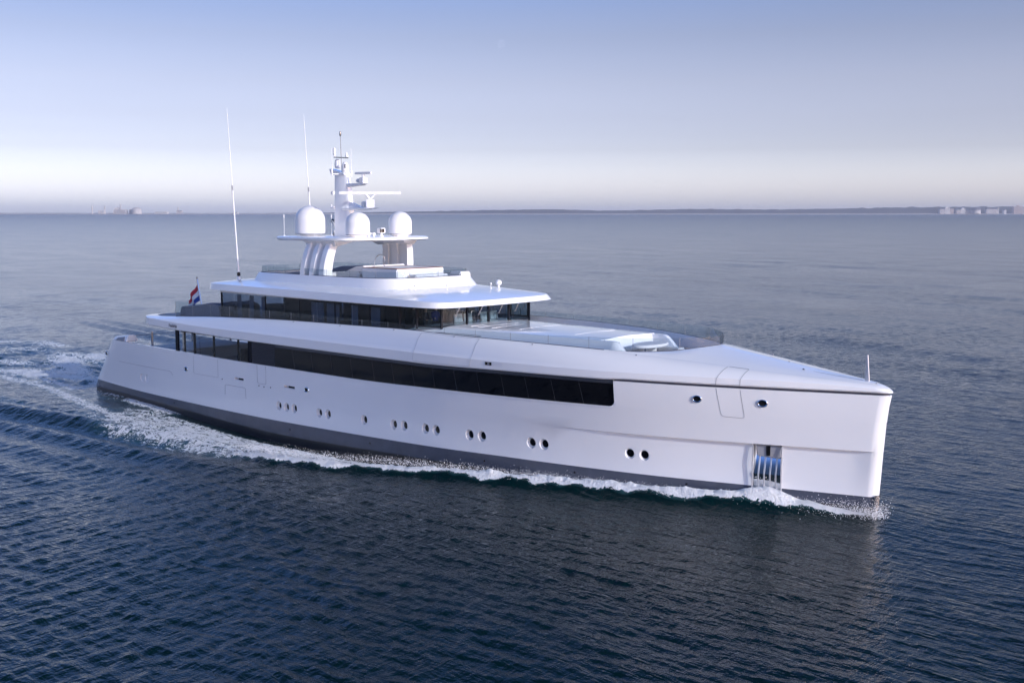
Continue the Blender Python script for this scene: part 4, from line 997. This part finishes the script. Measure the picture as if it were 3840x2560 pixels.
comps = []
for i in range(84):
    lam = 0.40 * (7 / 0.40) ** ((i + rng.random()) / 84)
    fam = 0 if i % 2 else 1
    ang = (R(96) if fam == 0 else R(10)) + rng.normal() * R(19)
    slope = 0.027 * (1.0 if lam < 1.1 else (1.1 / lam) ** 1.7)
    comps.append((lam, math.cos(ang), math.sin(ang), slope * lam / (2 * math.pi), rng.random() * 6.28, fam))
for i in range(14):
    lam = 7 * (26 / 7) ** ((i + rng.random()) / 14); ang = R(70) + rng.normal() * R(28)
    comps.append((lam, math.cos(ang), math.sin(ang), .0065 * lam / (2 * math.pi), rng.random() * 6.28, 2))
def water_z(x, y, dr):
    z = np.zeros_like(x)
    gx = 0.65 + 0.7 * sstep(.1, .9, .5 + .25 * np.sin(x * .071 + 1.3 * np.sin(y * .05)) + .25 * np.sin(y * .093 + x * .031 + 2))
    fa_ = (.45 + .55 * sstep(25, 55, x), 1.0 - .6 * sstep(30, 58, x), 1.0)
    for lam, cx_, cy_, a, ph, fam in comps:
        w = sstep(2.0, 4.0, lam / dr)
        arg = 2 * math.pi / lam * (x * cx_ + y * cy_) + ph
        z += w * a * np.sin(arg + .35 * np.sin(arg * .37 + ph)) * gx * fa_[fam]
    ay = np.abs(y)
    b = hull_b(x); dist = np.maximum(ay - b, 0)
    damp = 1 - .5 * np.exp(-dist / 3) * ((x > -6) & (x < 60))
    z *= damp
    z += trough(x) * np.exp(-(dist / 3.2) ** 2) * ((x > -20) & (x < 60))
    # breaking bow wave ridge
    ry = ridge_y(x); amp = .55 * sstep(58.2, 52, x) * (1 - .35 * sstep(45, 30, x)) * (1 - sstep(34, 22, x) * .75) * sstep(-60, -10, x)
    d = ay - ry
    z += amp * np.exp(-np.where(d < 0, (d / 1.1) ** 2, (d / .75) ** 2))
    z += .34 * np.exp(-((x - 53.0) / 1.0) ** 2 - (np.maximum(ay - b, 0) / .55) ** 2) * (y < 0)
    # diverging waves outside the ridge
    ph = (ay - 9.4) + (x - 22) * .126
    env = np.exp(-np.maximum(ph - 1.2, 0) / 5.5) * sstep(-1.2, .8, ph) * sstep(34, 20, x) * sstep(-60, -20, x)
    z += .26 * env * np.sin(2 * math.pi * ph / 3.3 - .6)
    # churned stern wake
    st = sstep(1, -6, x) * np.exp(np.minimum(x, 0) / 45) * np.exp(-(ay / 6.2) ** 4)
    z += st * (.10 * np.sin(x * .9 + np.sin(y * .8)) + .09 * np.sin(y * 1.3 + x * .4) + .10 * np.sin(x * 2.3 + 2 * np.sin(y * 1.1)) * np.sin(y * 2.1 + np.sin(x * 1.7)) + .06 * np.sin(x * 4.1 + 3 * np.sin(y * 1.9)) * np.sin(y * 3.7 + x))
    return z
VN = np.random.default_rng(3).random(4096)
def vn(t):
    i = np.floor(t).astype(int); f = t - i; f = f * f * (3 - 2 * f)
    return VN[i % 4096] * (1 - f) + VN[(i + 1) % 4096] * f
def foam_mask(x, y):
    ay = np.abs(y); b = hull_b(x); f = np.zeros_like(x)
    ry = ridge_y(x) + .34 * (vn(x * .8) - .5) + .3 * (vn(x * 2.3 + 7) - .5); d = ay - ry
    along = sstep(58.2, 55.5, x) * sstep(21, 31, x)
    wi = 1.0 - .10 * sstep(43, 50, x); core = np.exp(-np.where(d < 0, (d / wi) ** 2, (d / (.5 * wi)) ** 2)) * (.80 + .28 * vn(x * .9 + 3))
    f = np.maximum(f, core * along * .98)
    # torn foam left behind, between the ridge and the hull
    ins = sstep(.1, -.5, d) * sstep(-.2, .6, ay - b - .35) * sstep(50, 44, x) * sstep(2, 12, x)
    f = np.maximum(f, ins * (.47 + .10 * sstep(44, 30, x) - .08 * sstep(22, 8, x)))
    outp = np.exp(-(d / 1.5) ** 2) * sstep(33, 26, x) * sstep(8, 16, x)
    f = np.maximum(f, outp * .52)
    f = np.maximum(f, .95 * np.exp(-((x - 52.9) / 1.2) ** 2 - (np.maximum(ay - b, 0) / .6) ** 2) * (y < 0))
    far = np.exp(-(d / 1.3) ** 2) * sstep(12, 2, x) * sstep(-75, -20, x)
    f = np.maximum(f, far * .40)
    dn = ay - near_y(x)
    st = np.exp(-(dn / 1.0) ** 2) * sstep(30, 20, x) * sstep(-40, -6, x)
    f = np.maximum(f, st * .56)
    side = sstep(1.4, .2, ay - b - .2) * sstep(16, 11, x) * sstep(3, 7, x) * (ay > b - .5)
    f = np.maximum(f, side * .60)
    band = sstep(near_y(x) - b + 1.0, 0, ay - b) * (ay > b - .3) * sstep(12, 4, x) * sstep(-2, 1, x)
    f = np.maximum(f, band * .46)
    wk = sstep(.6, -1.5, x) * np.exp(np.minimum(x, 0) / 90) * sstep(1.0, .75, ay / (near_y(np.minimum(x, 0)) + .5))
    f = np.maximum(f, wk * (.56 + .08 * np.sin(x * .35 + np.sin(y * .6) * 2) + .16 * np.sin(x * .55 + np.sin(y * .9) * 1.5) * np.sin(y * .8 + x * .13)))
    edge = np.exp(-((ay - (5.2 - x * .05)) / 1.0) ** 2) * sstep(1, -1.5, x) * np.exp(np.minimum(x, 0) / 40)
    f = np.maximum(f, edge * .60)
    return np.where(ay < b - .6, 0, f)

th_d = DIRC + R(1) * np.linspace(-32, 32, 640)
th_c = DIRC + R(1) * np.concatenate([np.linspace(35, 325, 98)])
TH = np.concatenate([th_d, th_c])
RR = [4.0]
gr = 1.0032
while RR[-1] < 300: RR.append(RR[-1] * gr)
while RR[-1] < 19000: gr = min(gr * 1.00035, 1.04); RR.append(RR[-1] * gr)
RR = np.array(RR); NR, NT = len(RR), len(TH)
X = CAM.x + RR[:, None] * np.cos(TH)[None, :]; Y = CAM.y + RR[:, None] * np.sin(TH)[None, :]
DR = np.maximum(np.gradient(RR)[:, None] * np.ones(NT)[None, :], RR[:, None] * np.gradient(np.unwrap(TH))[None, :].clip(.001, 1))
Z = water_z(X.ravel(), Y.ravel(), DR.ravel())
FO = np.zeros_like(Z)
near = ((X.ravel() > -110) & (X.ravel() < 62) & (np.abs(Y.ravel()) < 40))
FO[near] = foam_mask(X.ravel()[near], Y.ravel()[near])
xr, yr = X.ravel(), Y.ravel()
for i in np.nonzero(FO > .45)[0]:
    p = Vector((xr[i] * 1.3, yr[i] * 1.6, 0))
    nz = noise.fractal(p, 1.0, 2.1, 4) + .6 * abs(noise.noise(p * 3.1))
    Z[i] += .16 * (FO[i] - .4) * nz * (1.9 if FO[i] > .8 else 1.0)
co = np.stack([xr, yr, Z], 1)
co = np.vstack([[[CAM.x, CAM.y, 0]], co])
idx = 1 + np.arange(NR * NT).reshape(NR, NT)
a = idx[:-1]; b = idx[1:]
q4 = np.stack([a, b, np.roll(b, -1, 1), np.roll(a, -1, 1)], 2).reshape(-1, 4)
tri = np.stack([np.zeros(NT, int), idx[0], np.roll(idx[0], -1)], 1)
me = bpy.data.meshes.new('water')
nl = q4.size + tri.size
me.vertices.add(len(co)); me.vertices.foreach_set('co', co.ravel())
me.loops.add(nl); me.loops.foreach_set('vertex_index', np.concatenate([q4.ravel(), tri.ravel()]))
me.polygons.add(len(q4) + len(tri))
me.polygons.foreach_set('loop_start', np.concatenate([np.arange(len(q4)) * 4, q4.size + np.arange(len(tri)) * 3]))
me.polygons.foreach_set('use_smooth', np.ones(len(q4) + len(tri), bool))
me.update(calc_edges=True); me.validate()
at = me.attributes.new('foam', 'FLOAT', 'POINT'); at.data.foreach_set('value', np.concatenate([[0], FO]))
wm = bpy.data.materials.new('sea_water'); wm.use_nodes = True
nt = wm.node_tree; N, L = nt.nodes, nt.links; N.clear()
out = N.new('ShaderNodeOutputMaterial')
pw = N.new('ShaderNodeBsdfPrincipled'); pf = N.new('ShaderNodeBsdfPrincipled'); mixs = N.new('ShaderNodeMixShader')
pw.inputs['Base Color'].default_value = (0.001, 0.009, 0.014, 1); pw.inputs['Roughness'].default_value = 0.04; pw.inputs['IOR'].default_value = 1.333; pw.inputs['Specular IOR Level'].default_value = 0.2; pw.inputs['Specular Tint'].default_value = (0.60, 0.82, 0.88, 1)
aer = N.new('ShaderNodeMix'); aer.data_type = 'RGBA'; aer.inputs[6].default_value = (0.0008, 0.011, 0.013, 1); aer.inputs[7].default_value = (0.05, 0.14, 0.16, 1)
L.new(aer.outputs[2], pw.inputs['Base Color'])
pf.inputs['Base Color'].default_value = (0.80, 0.82, 0.84, 1); pf.inputs['Roughness'].default_value = 0.7
geo = N.new('ShaderNodeNewGeometry')
def noise_node(scale, detail, rough, sx=1, sy=1, rot=0.0, dist=0.0):
    mp = N.new('ShaderNodeMapping'); mp.inputs['Scale'].default_value = (sx, sy, 1); mp.inputs['Rotation'].default_value = (0, 0, rot)
    n = N.new('ShaderNodeTexNoise'); n.inputs['Scale'].default_value = scale; n.inputs['Detail'].default_value = detail; n.inputs['Roughness'].default_value = rough; n.inputs['Distortion'].default_value = dist
    L.new(geo.outputs['Position'], mp.inputs[0]); L.new(mp.outputs[0], n.inputs['Vector']); return n
def math_node(op, a=None, b=None, av=0.0, bv=0.0, clamp=False):
    n = N.new('ShaderNodeMath'); n.operation = op; n.use_clamp = clamp
    n.inputs[0].default_value = av; n.inputs[1].default_value = bv
    if a: L.new(a, n.inputs[0])
    if b: L.new(b, n.inputs[1])
    return n.outputs[0]
n1 = noise_node(2.4, 3, .55, .35, 1.3, R(6), .3); n2 = noise_node(2.2, 3, .55, 1.3, .4, R(-8), .3); n3 = noise_node(6.5, 3, .6, .8, 1.2, R(20)); n4 = noise_node(.045, 5, .6, .6, 1.4, R(35), .5)
h = math_node('ADD', math_node('MULTIPLY', n1.outputs[0], bv=.085), math_node('MULTIPLY', n2.outputs[0], bv=.07))
h = math_node('ADD', h, math_node('MULTIPLY', n3.outputs[0], bv=.02))
# unresolved ripples: the farther sea scatters its reflection more
dst = N.new('ShaderNodeVectorMath'); dst.operation = 'DISTANCE'; dst.inputs[1].default_value = (50, -20, 0); L.new(geo.outputs['Position'], dst.inputs[0])
rmap = N.new('ShaderNodeMapRange'); rmap.inputs[1].default_value = 1.8; rmap.inputs[2].default_value = 4.1; rmap.inputs[3].default_value = .04; rmap.inputs[4].default_value = .30
L.new(math_node('LOGARITHM', dst.outputs['Value'], bv=10.0), rmap.inputs[0]); L.new(rmap.outputs[0], pw.inputs['Roughness'])
h = math_node('MULTIPLY', h, math_node('ADD', math_node('MULTIPLY', n4.outputs[0], bv=2.6), bv=-.25))
bp = N.new('ShaderNodeBump'); bp.inputs['Strength'].default_value = .85; bp.inputs['Distance'].default_value = 1.0
L.new(h, bp.inputs['Height']); L.new(bp.outputs[0], pw.inputs['Normal'])
# foam pattern
fa = N.new('ShaderNodeAttribute'); fa.attribute_name = 'foam'
afac = math_node('MULTIPLY', math_node('SUBTRACT', fa.outputs['Fac'], bv=.25), bv=1.5, clamp=True); L.new(afac, aer.inputs[0])
f1 = noise_node(1.25, 8, .66, .8, 1.25, R(-6), .9); f2 = noise_node(5.5, 5, .7, .9, 1.1, R(10), .6)
f3 = noise_node(2.6, 4, .6, .9, 1.1, R(25), 1.2)
rid = math_node('SUBTRACT', av=1.0, b=math_node('MULTIPLY', math_node('ABSOLUTE', math_node('SUBTRACT', f3.outputs[0], bv=.5)), bv=5.0), clamp=True)
fs = math_node('ADD', math_node('MULTIPLY', f1.outputs[0], bv=.56), math_node('MULTIPLY', f2.outputs[0], bv=.28))
fs = math_node('ADD', fs, math_node('MULTIPLY', rid, bv=.20))
th = math_node('SUBTRACT', av=1.0, b=math_node('MULTIPLY', fa.outputs['Fac'], bv=.86))
df = math_node('SUBTRACT', fs, math_node('MULTIPLY', th, bv=.98))
ff = math_node('MULTIPLY', math_node('ADD', df, bv=.02), bv=17.0, clamp=True)
ff = math_node('MULTIPLY', ff, math_node('MULTIPLY', fa.outputs['Fac'], bv=6.0, clamp=True), clamp=True)
fb_ = N.new('ShaderNodeBump'); fb_.inputs['Strength'].default_value = .9; fb_.inputs['Distance'].default_value = .35
L.new(fs, fb_.inputs['Height']); L.new(fb_.outputs[0], pf.inputs['Normal'])
L.new(ff, mixs.inputs[0]); L.new(pw.outputs[0], mixs.inputs[1]); L.new(pf.outputs[0], mixs.inputs[2]); L.new(mixs.outputs[0], out.inputs[0])
me.materials.append(wm)
wo_ = bpy.data.objects.new('water', me); COL.objects.link(wo_); tag(wo_, kind='structure')

# spray thrown up at the stem, by the anchor pocket and along the breaking crest
random.seed(4); k = MB()
def drop(p, r):
    k.add([p + Vector(v) * r for v in ((1, 0, 0), (-1, 0, 0), (0, 1, 0), (0, -1, 0), (0, 0, 1.1), (0, 0, -1.1))], [(0, 2, 4), (2, 1, 4), (1, 3, 4), (3, 0, 4), (2, 0, 5), (1, 2, 5), (3, 1, 5), (0, 3, 5)])
for i in range(5200):
    x = 57.6 - abs(random.gauss(0, 1)) * 1.8; yb = -float(ridge_y(x)); hh = abs(random.gauss(0, .26)) * (1 if x > 54 else .6)
    drop(Vector((x + random.gauss(0, .15), yb - random.gauss(.1, .32), .12 + hh)), random.choice((.005, .007, .009, .012, .017)))
for i in range(4200):
    x = random.gauss(52.9, .8); hh = abs(random.gauss(0, .27)) * max(0, 1 - abs(x - 52.9) / 2.2); y = -float(Bw(x)) - .2 - abs(random.gauss(0, .3))
    drop(Vector((x, y, .2 + hh)), random.choice((.008, .011, .014, .02, .03)))
for i in range(9000):
    x = random.uniform(27, 54.5); y = -float(ridge_y(x)) + random.gauss(.35, .38); hh = abs(random.gauss(0, .12))
    drop(Vector((x, y, .40 + hh)), random.choice((.006, .009, .012, .018)))
SPM = mat('spray_white', (0.82, 0.83, 0.85), 0.6, nscale=20)
tag(k.build('spray', SPM), kind='stuff')

# ------------------------------------------------------------------ far shore
FG = Vector((-math.sin(R(42.21)), math.cos(R(42.21)), 0)); RT = Vector((math.cos(R(42.21)), math.sin(R(42.21)), 0))
def shore(px, dist=14000.0): return Vector((CAM.x, CAM.y, 0)) + (FG + RT * ((px - 1176) / 2580.0)) * dist
dune = pchip([(-900, 14), (100, 16), (560, 14), (800, 24), (1000, 40), (1150, 55), (1250, 62), (1400, 48), (1600, 66), (1760, 62), (1900, 70), (2100, 90), (2352, 96), (3200, 96)])
xs = np.linspace(-900, 3200, 500); k = MB(); g = []
for px in xs:
    hgt = dune(px) * (1 + .16 * noise.noise(Vector((px * .05, 0, 0))) + .12 * noise.noise(Vector((px * .19, 3, 0))))
    g.append([shore(px, 13700) + Vector((0, 0, -2)), shore(px, 13900) + Vector((0, 0, 10)), shore(px, 14000) + Vector((0, 0, max(12, hgt * .5))), shore(px, 14300) + Vector((0, 0, max(13, hgt))), shore(px, 15500) + Vector((0, 0, -5))])
k.grid(g)
for i in range(len(k.f)): k.mi[i] = 1 if i % 4 < 1 else 0
MD = mat('dune_scrub', (0.055, 0.06, 0.06), 0.9, nscale=.01, namp=.4); MS = mat('beach_sand', (0.55, 0.50, 0.44), 0.9, nscale=.01, namp=.1)
tag(k.build('coastal_hills', [MD, MS], angle=80), kind='structure')
bmats = {'pale': mat('pale_render', (0.42, 0.40, 0.39), .8, nscale=.05), 'white': mat('white_render', (.52, .51, .50), .8, nscale=.05), 'pink': mat('pinkish_brick', (.36, .29, .27), .8, nscale=.05), 'roofd': mat('dark_roofing', (.08, .08, .10), .8, nscale=.05), 'glaz': mat('far_glazing', (.05, .06, .08), .3, nscale=.05)}
def block(px0, px1, h, m, label, roof=None, cat='building', name='shore_building', step=None):
    c0, c1 = shore(px0, 13820), shore(px1, 13820); mid = (c0 + c1) / 2; w = (c1 - c0).length
    b = empty(name, mid, label, cat, 'buildings along the far shore')
    k = MB(); bt = [c0, c1, c1 + FG * 60, c0 + FG * 60]; z0 = Vector((0, 0, 8))
    k.hexa([p + z0 for p in bt], [p + Vector((0, 0, h)) for p in bt], 0)
    if step: k.hexa([c0.lerp(c1, step[0]) + FG * 5 + Vector((0, 0, h)), c0.lerp(c1, step[1]) + FG * 5 + Vector((0, 0, h)), c0.lerp(c1, step[1]) + FG * 50 + Vector((0, 0, h)), c0.lerp(c1, step[0]) + FG * 50 + Vector((0, 0, h))],
                    [c0.lerp(c1, step[0]) + FG * 5 + Vector((0, 0, h + step[2])), c0.lerp(c1, step[1]) + FG * 5 + Vector((0, 0, h + step[2])), c0.lerp(c1, step[1]) + FG * 50 + Vector((0, 0, h + step[2])), c0.lerp(c1, step[0]) + FG * 50 + Vector((0, 0, h + step[2]))], 0)
    k.build('wall', bmats[m], b, flat=True)
    k = MB(); nf = max(2, int((h - 10) / 11))
    for i in range(nf):
        z = 10 + (h - 12) * (i + .35) / nf; k.hexa([c0.lerp(c1, .06) - FG * 1 + Vector((0, 0, z)), c0.lerp(c1, .94) - FG * 1 + Vector((0, 0, z)), c0.lerp(c1, .94) + FG * 1 + Vector((0, 0, z)), c0.lerp(c1, .06) + FG * 1 + Vector((0, 0, z))],
                                                    [c0.lerp(c1, .06) - FG * 1 + Vector((0, 0, z + 4)), c0.lerp(c1, .94) - FG * 1 + Vector((0, 0, z + 4)), c0.lerp(c1, .94) + FG * 1 + Vector((0, 0, z + 4)), c0.lerp(c1, .06) + FG * 1 + Vector((0, 0, z + 4))], 0)
    k.build('window_row', bmats['glaz'], b, flat=True)
    if roof:
        k = MB(); e = Vector((0, 0, h)); k.hexa([c0 + e, c1 + e, c1 + FG * 60 + e, c0 + FG * 60 + e], [c0.lerp(c1, .12) + FG * 20 + e + Vector((0, 0, roof)), c0.lerp(c1, .88) + FG * 20 + e + Vector((0, 0, roof)), c0.lerp(c1, .88) + FG * 40 + e + Vector((0, 0, roof)), c0.lerp(c1, .12) + FG * 40 + e + Vector((0, 0, roof))], 0)
        k.build('roof', bmats['roofd'], b, flat=True)
    return b
def pxs(a): return 1837.5 + a * 0.2188
block(pxs(1440), pxs(1488), 62, 'pale', 'low pale building at the left end of the shore town', 8)
block(pxs(1492), pxs(1545), 78, 'white', 'bright white building left of the pale pair on the shore', None, step=(.2, .6, 12))
block(pxs(1548), pxs(1584), 70, 'pink', 'narrow pinkish block right of the bright white building', None)
block(pxs(1615), pxs(1656), 56, 'pale', 'small pale house before the tall white gable on the shore', 9)
block(pxs(1660), pxs(1704), 66, 'white', 'white shore building with a raised centre beside a small pale house', None, step=(.3, .7, 14))
block(pxs(1720), pxs(1800), 50, 'pale', 'long low pale terrace left of the domed roof on the shore', 6)
block(pxs(1826), pxs(1850), 84, 'white', 'tall white slab directly right of the dark domed roof', None)
block(pxs(1925), pxs(2035), 62, 'pale', 'long white and grey hotel block with dark roof on the shore', 14)
block(pxs(2038), pxs(2054), 76, 'white', 'slim white tower at the right end of the long hotel', None)
block(pxs(2108), pxs(2132), 52, 'white', 'isolated small white house between the hotel and the big block', None)
block(pxs(2210), pxs(2304), 96, 'pink', 'big pinkish apartment block with a penthouse near the right edge', None, step=(.42, .62, 14))
block(pxs(2308), pxs(2350), 76, 'pale', 'pale flat-roofed building at the far right end of the shore', None)
c_ = shore(pxs(1812), 13800); b = empty('domed_hall', c_, 'dark domed hall beside a tall white slab on the shore', 'building', 'buildings along the far shore')
k = MB(); k.lathe([(58, 8), (58, 52)], c_, 20); k.build('wall', bmats['pale'], b)
k = MB(); k.lathe([(62 * math.cos(a), 52 + 38 * math.sin(a)) for a in np.linspace(0, 1.5, 8)], c_, 20); k.build('roof', bmats['roofd'], b)
# industry far to the left
def pxl(a): return 122.5 + a * 0.2083
def stack(px, w, h, label, name='chimney', m='pale'):
    c = shore(px, 13850); k = MB(); k.lathe([(w, 5), (w * .8, h * .8), (w * .75, h), (w * .5, h)], c, 12)
    tag(k.build(name, bmats[m]), label, 'chimney', 'chimneys of the far industrial shore')
stack(pxl(460), 8, 110, 'lone thin pale chimney at the left end of the hazy industrial shore')
stack(pxl(598), 9, 105, 'pale chimney left of the hazy process tower on the shore')
stack(pxl(772), 12, 125, 'tall pale process tower amid the hazy plant')
stack(pxl(745), 8, 100, 'short chimney just left of the tall process tower')
stack(pxl(1402), 9, 92, 'slender chimney by the low sheds right of the white tanks')
block(pxl(520), pxl(585), 46, 'white', 'low white shed right of the lone thin chimney', None)
block(pxl(690), pxl(830), 58, 'pale', 'wide hazy plant building around the process tower', None, step=(.1, .4, 24))
block(pxl(1140), pxl(1280), 32, 'white', 'long low white warehouse on the hazy industrial shore', None)
block(pxl(1380), pxl(1440), 42, 'pale', 'small pale shed beside the slender chimney', 6)
block(pxl(2000), pxl(2050), 30, 'white', 'small bright shed behind the tall whip antenna on the horizon', None)
block(pxl(860), pxl(905), 60, 'pale', 'boxy grey plant building left of the white tank', None)
c_ = shore(pxl(948), 13800); b = empty('storage_tank', c_, 'large white domed storage tank on the hazy industrial shore', 'tank')
k = MB(); k.lathe([(60, 5), (60, 50)], c_, 24); k.build('tank_wall', bmats['pale'], b)
k = MB(); k.lathe([(60 * math.cos(a), 50 + 36 * math.sin(a)) for a in np.linspace(0, 1.5, 8)], c_, 24); k.build('roof', bmats['pale'], b)

# faint daytime moon
md_ = (FG * math.cos(0) + RT * ((1150 - 1176) / 2580.0) + Vector((0, 0, (490 - 112) / 2580.0 * 1.0))).normalized()
mc = CAM + md_ * 42000; k = MB(); bm = bmesh.new(); bmesh.ops.create_icosphere(bm, subdivisions=4, radius=165)
lit = (RT * .75 - Vector((0, 0, .25)) - md_ * .55).normalized(); bm.normal_update()
fsel = [f for f in bm.faces if f.normal.dot(-md_) > .0 and f.normal.dot(lit) > 0.05]; vmap = {}; vv = []; ff_ = []
for f in fsel:
    t = []
    for v in f.verts:
        if v.index not in vmap: vmap[v.index] = len(vv); vv.append(v.co + mc)
        t.append(vmap[v.index])
    ff_.append(t)
bm.free(); k.add(vv, ff_)
mm = bpy.data.materials.new('moon_surface'); mm.use_nodes = True; nt = mm.node_tree; nt.nodes.clear()
o = nt.nodes.new('ShaderNodeOutputMaterial'); ad = nt.nodes.new('ShaderNodeAddShader'); tr = nt.nodes.new('ShaderNodeBsdfTransparent'); em = nt.nodes.new('ShaderNodeEmission')
tcn = nt.nodes.new('ShaderNodeTexCoord'); nz = nt.nodes.new('ShaderNodeTexNoise'); nz.inputs['Scale'].default_value = .012; mrn = nt.nodes.new('ShaderNodeMapRange'); mrn.inputs[1].default_value = .35; mrn.inputs[2].default_value = .65; mrn.inputs[3].default_value = .01; mrn.inputs[4].default_value = .05
nt.links.new(tcn.outputs['Object'], nz.inputs['Vector']); nt.links.new(nz.outputs[0], mrn.inputs[0]); nt.links.new(mrn.outputs[0], em.inputs[1]); em.inputs[0].default_value = (1, .98, .95, 1)
nt.links.new(tr.outputs[0], ad.inputs[0]); nt.links.new(em.outputs[0], ad.inputs[1]); nt.links.new(ad.outputs[0], o.inputs[0])
tag(k.build('moon', mm), 'faint pale gibbous moon high in the daytime sky', 'moon')

# haze over the water
hz = MB(); hz.box((0, 0, 64), (42000, 42000, 136)); HZ = hz.build('haze', [], flat=True)
hm = bpy.data.materials.new('sea_haze'); hm.use_nodes = True; nt = hm.node_tree; nt.nodes.clear()
o = nt.nodes.new('ShaderNodeOutputMaterial'); pv = nt.nodes.new('ShaderNodeVolumePrincipled')
pv.inputs['Color'].default_value = (.80, .85, 1.0, 1); pv.inputs['Density'].default_value = 3.6e-5; pv.inputs['Anisotropy'].default_value = 0.0
nt.links.new(pv.outputs[0], o.inputs['Volume']); HZ.data.materials.append(hm); tag(HZ, kind='stuff')
HZ.visible_shadow = True
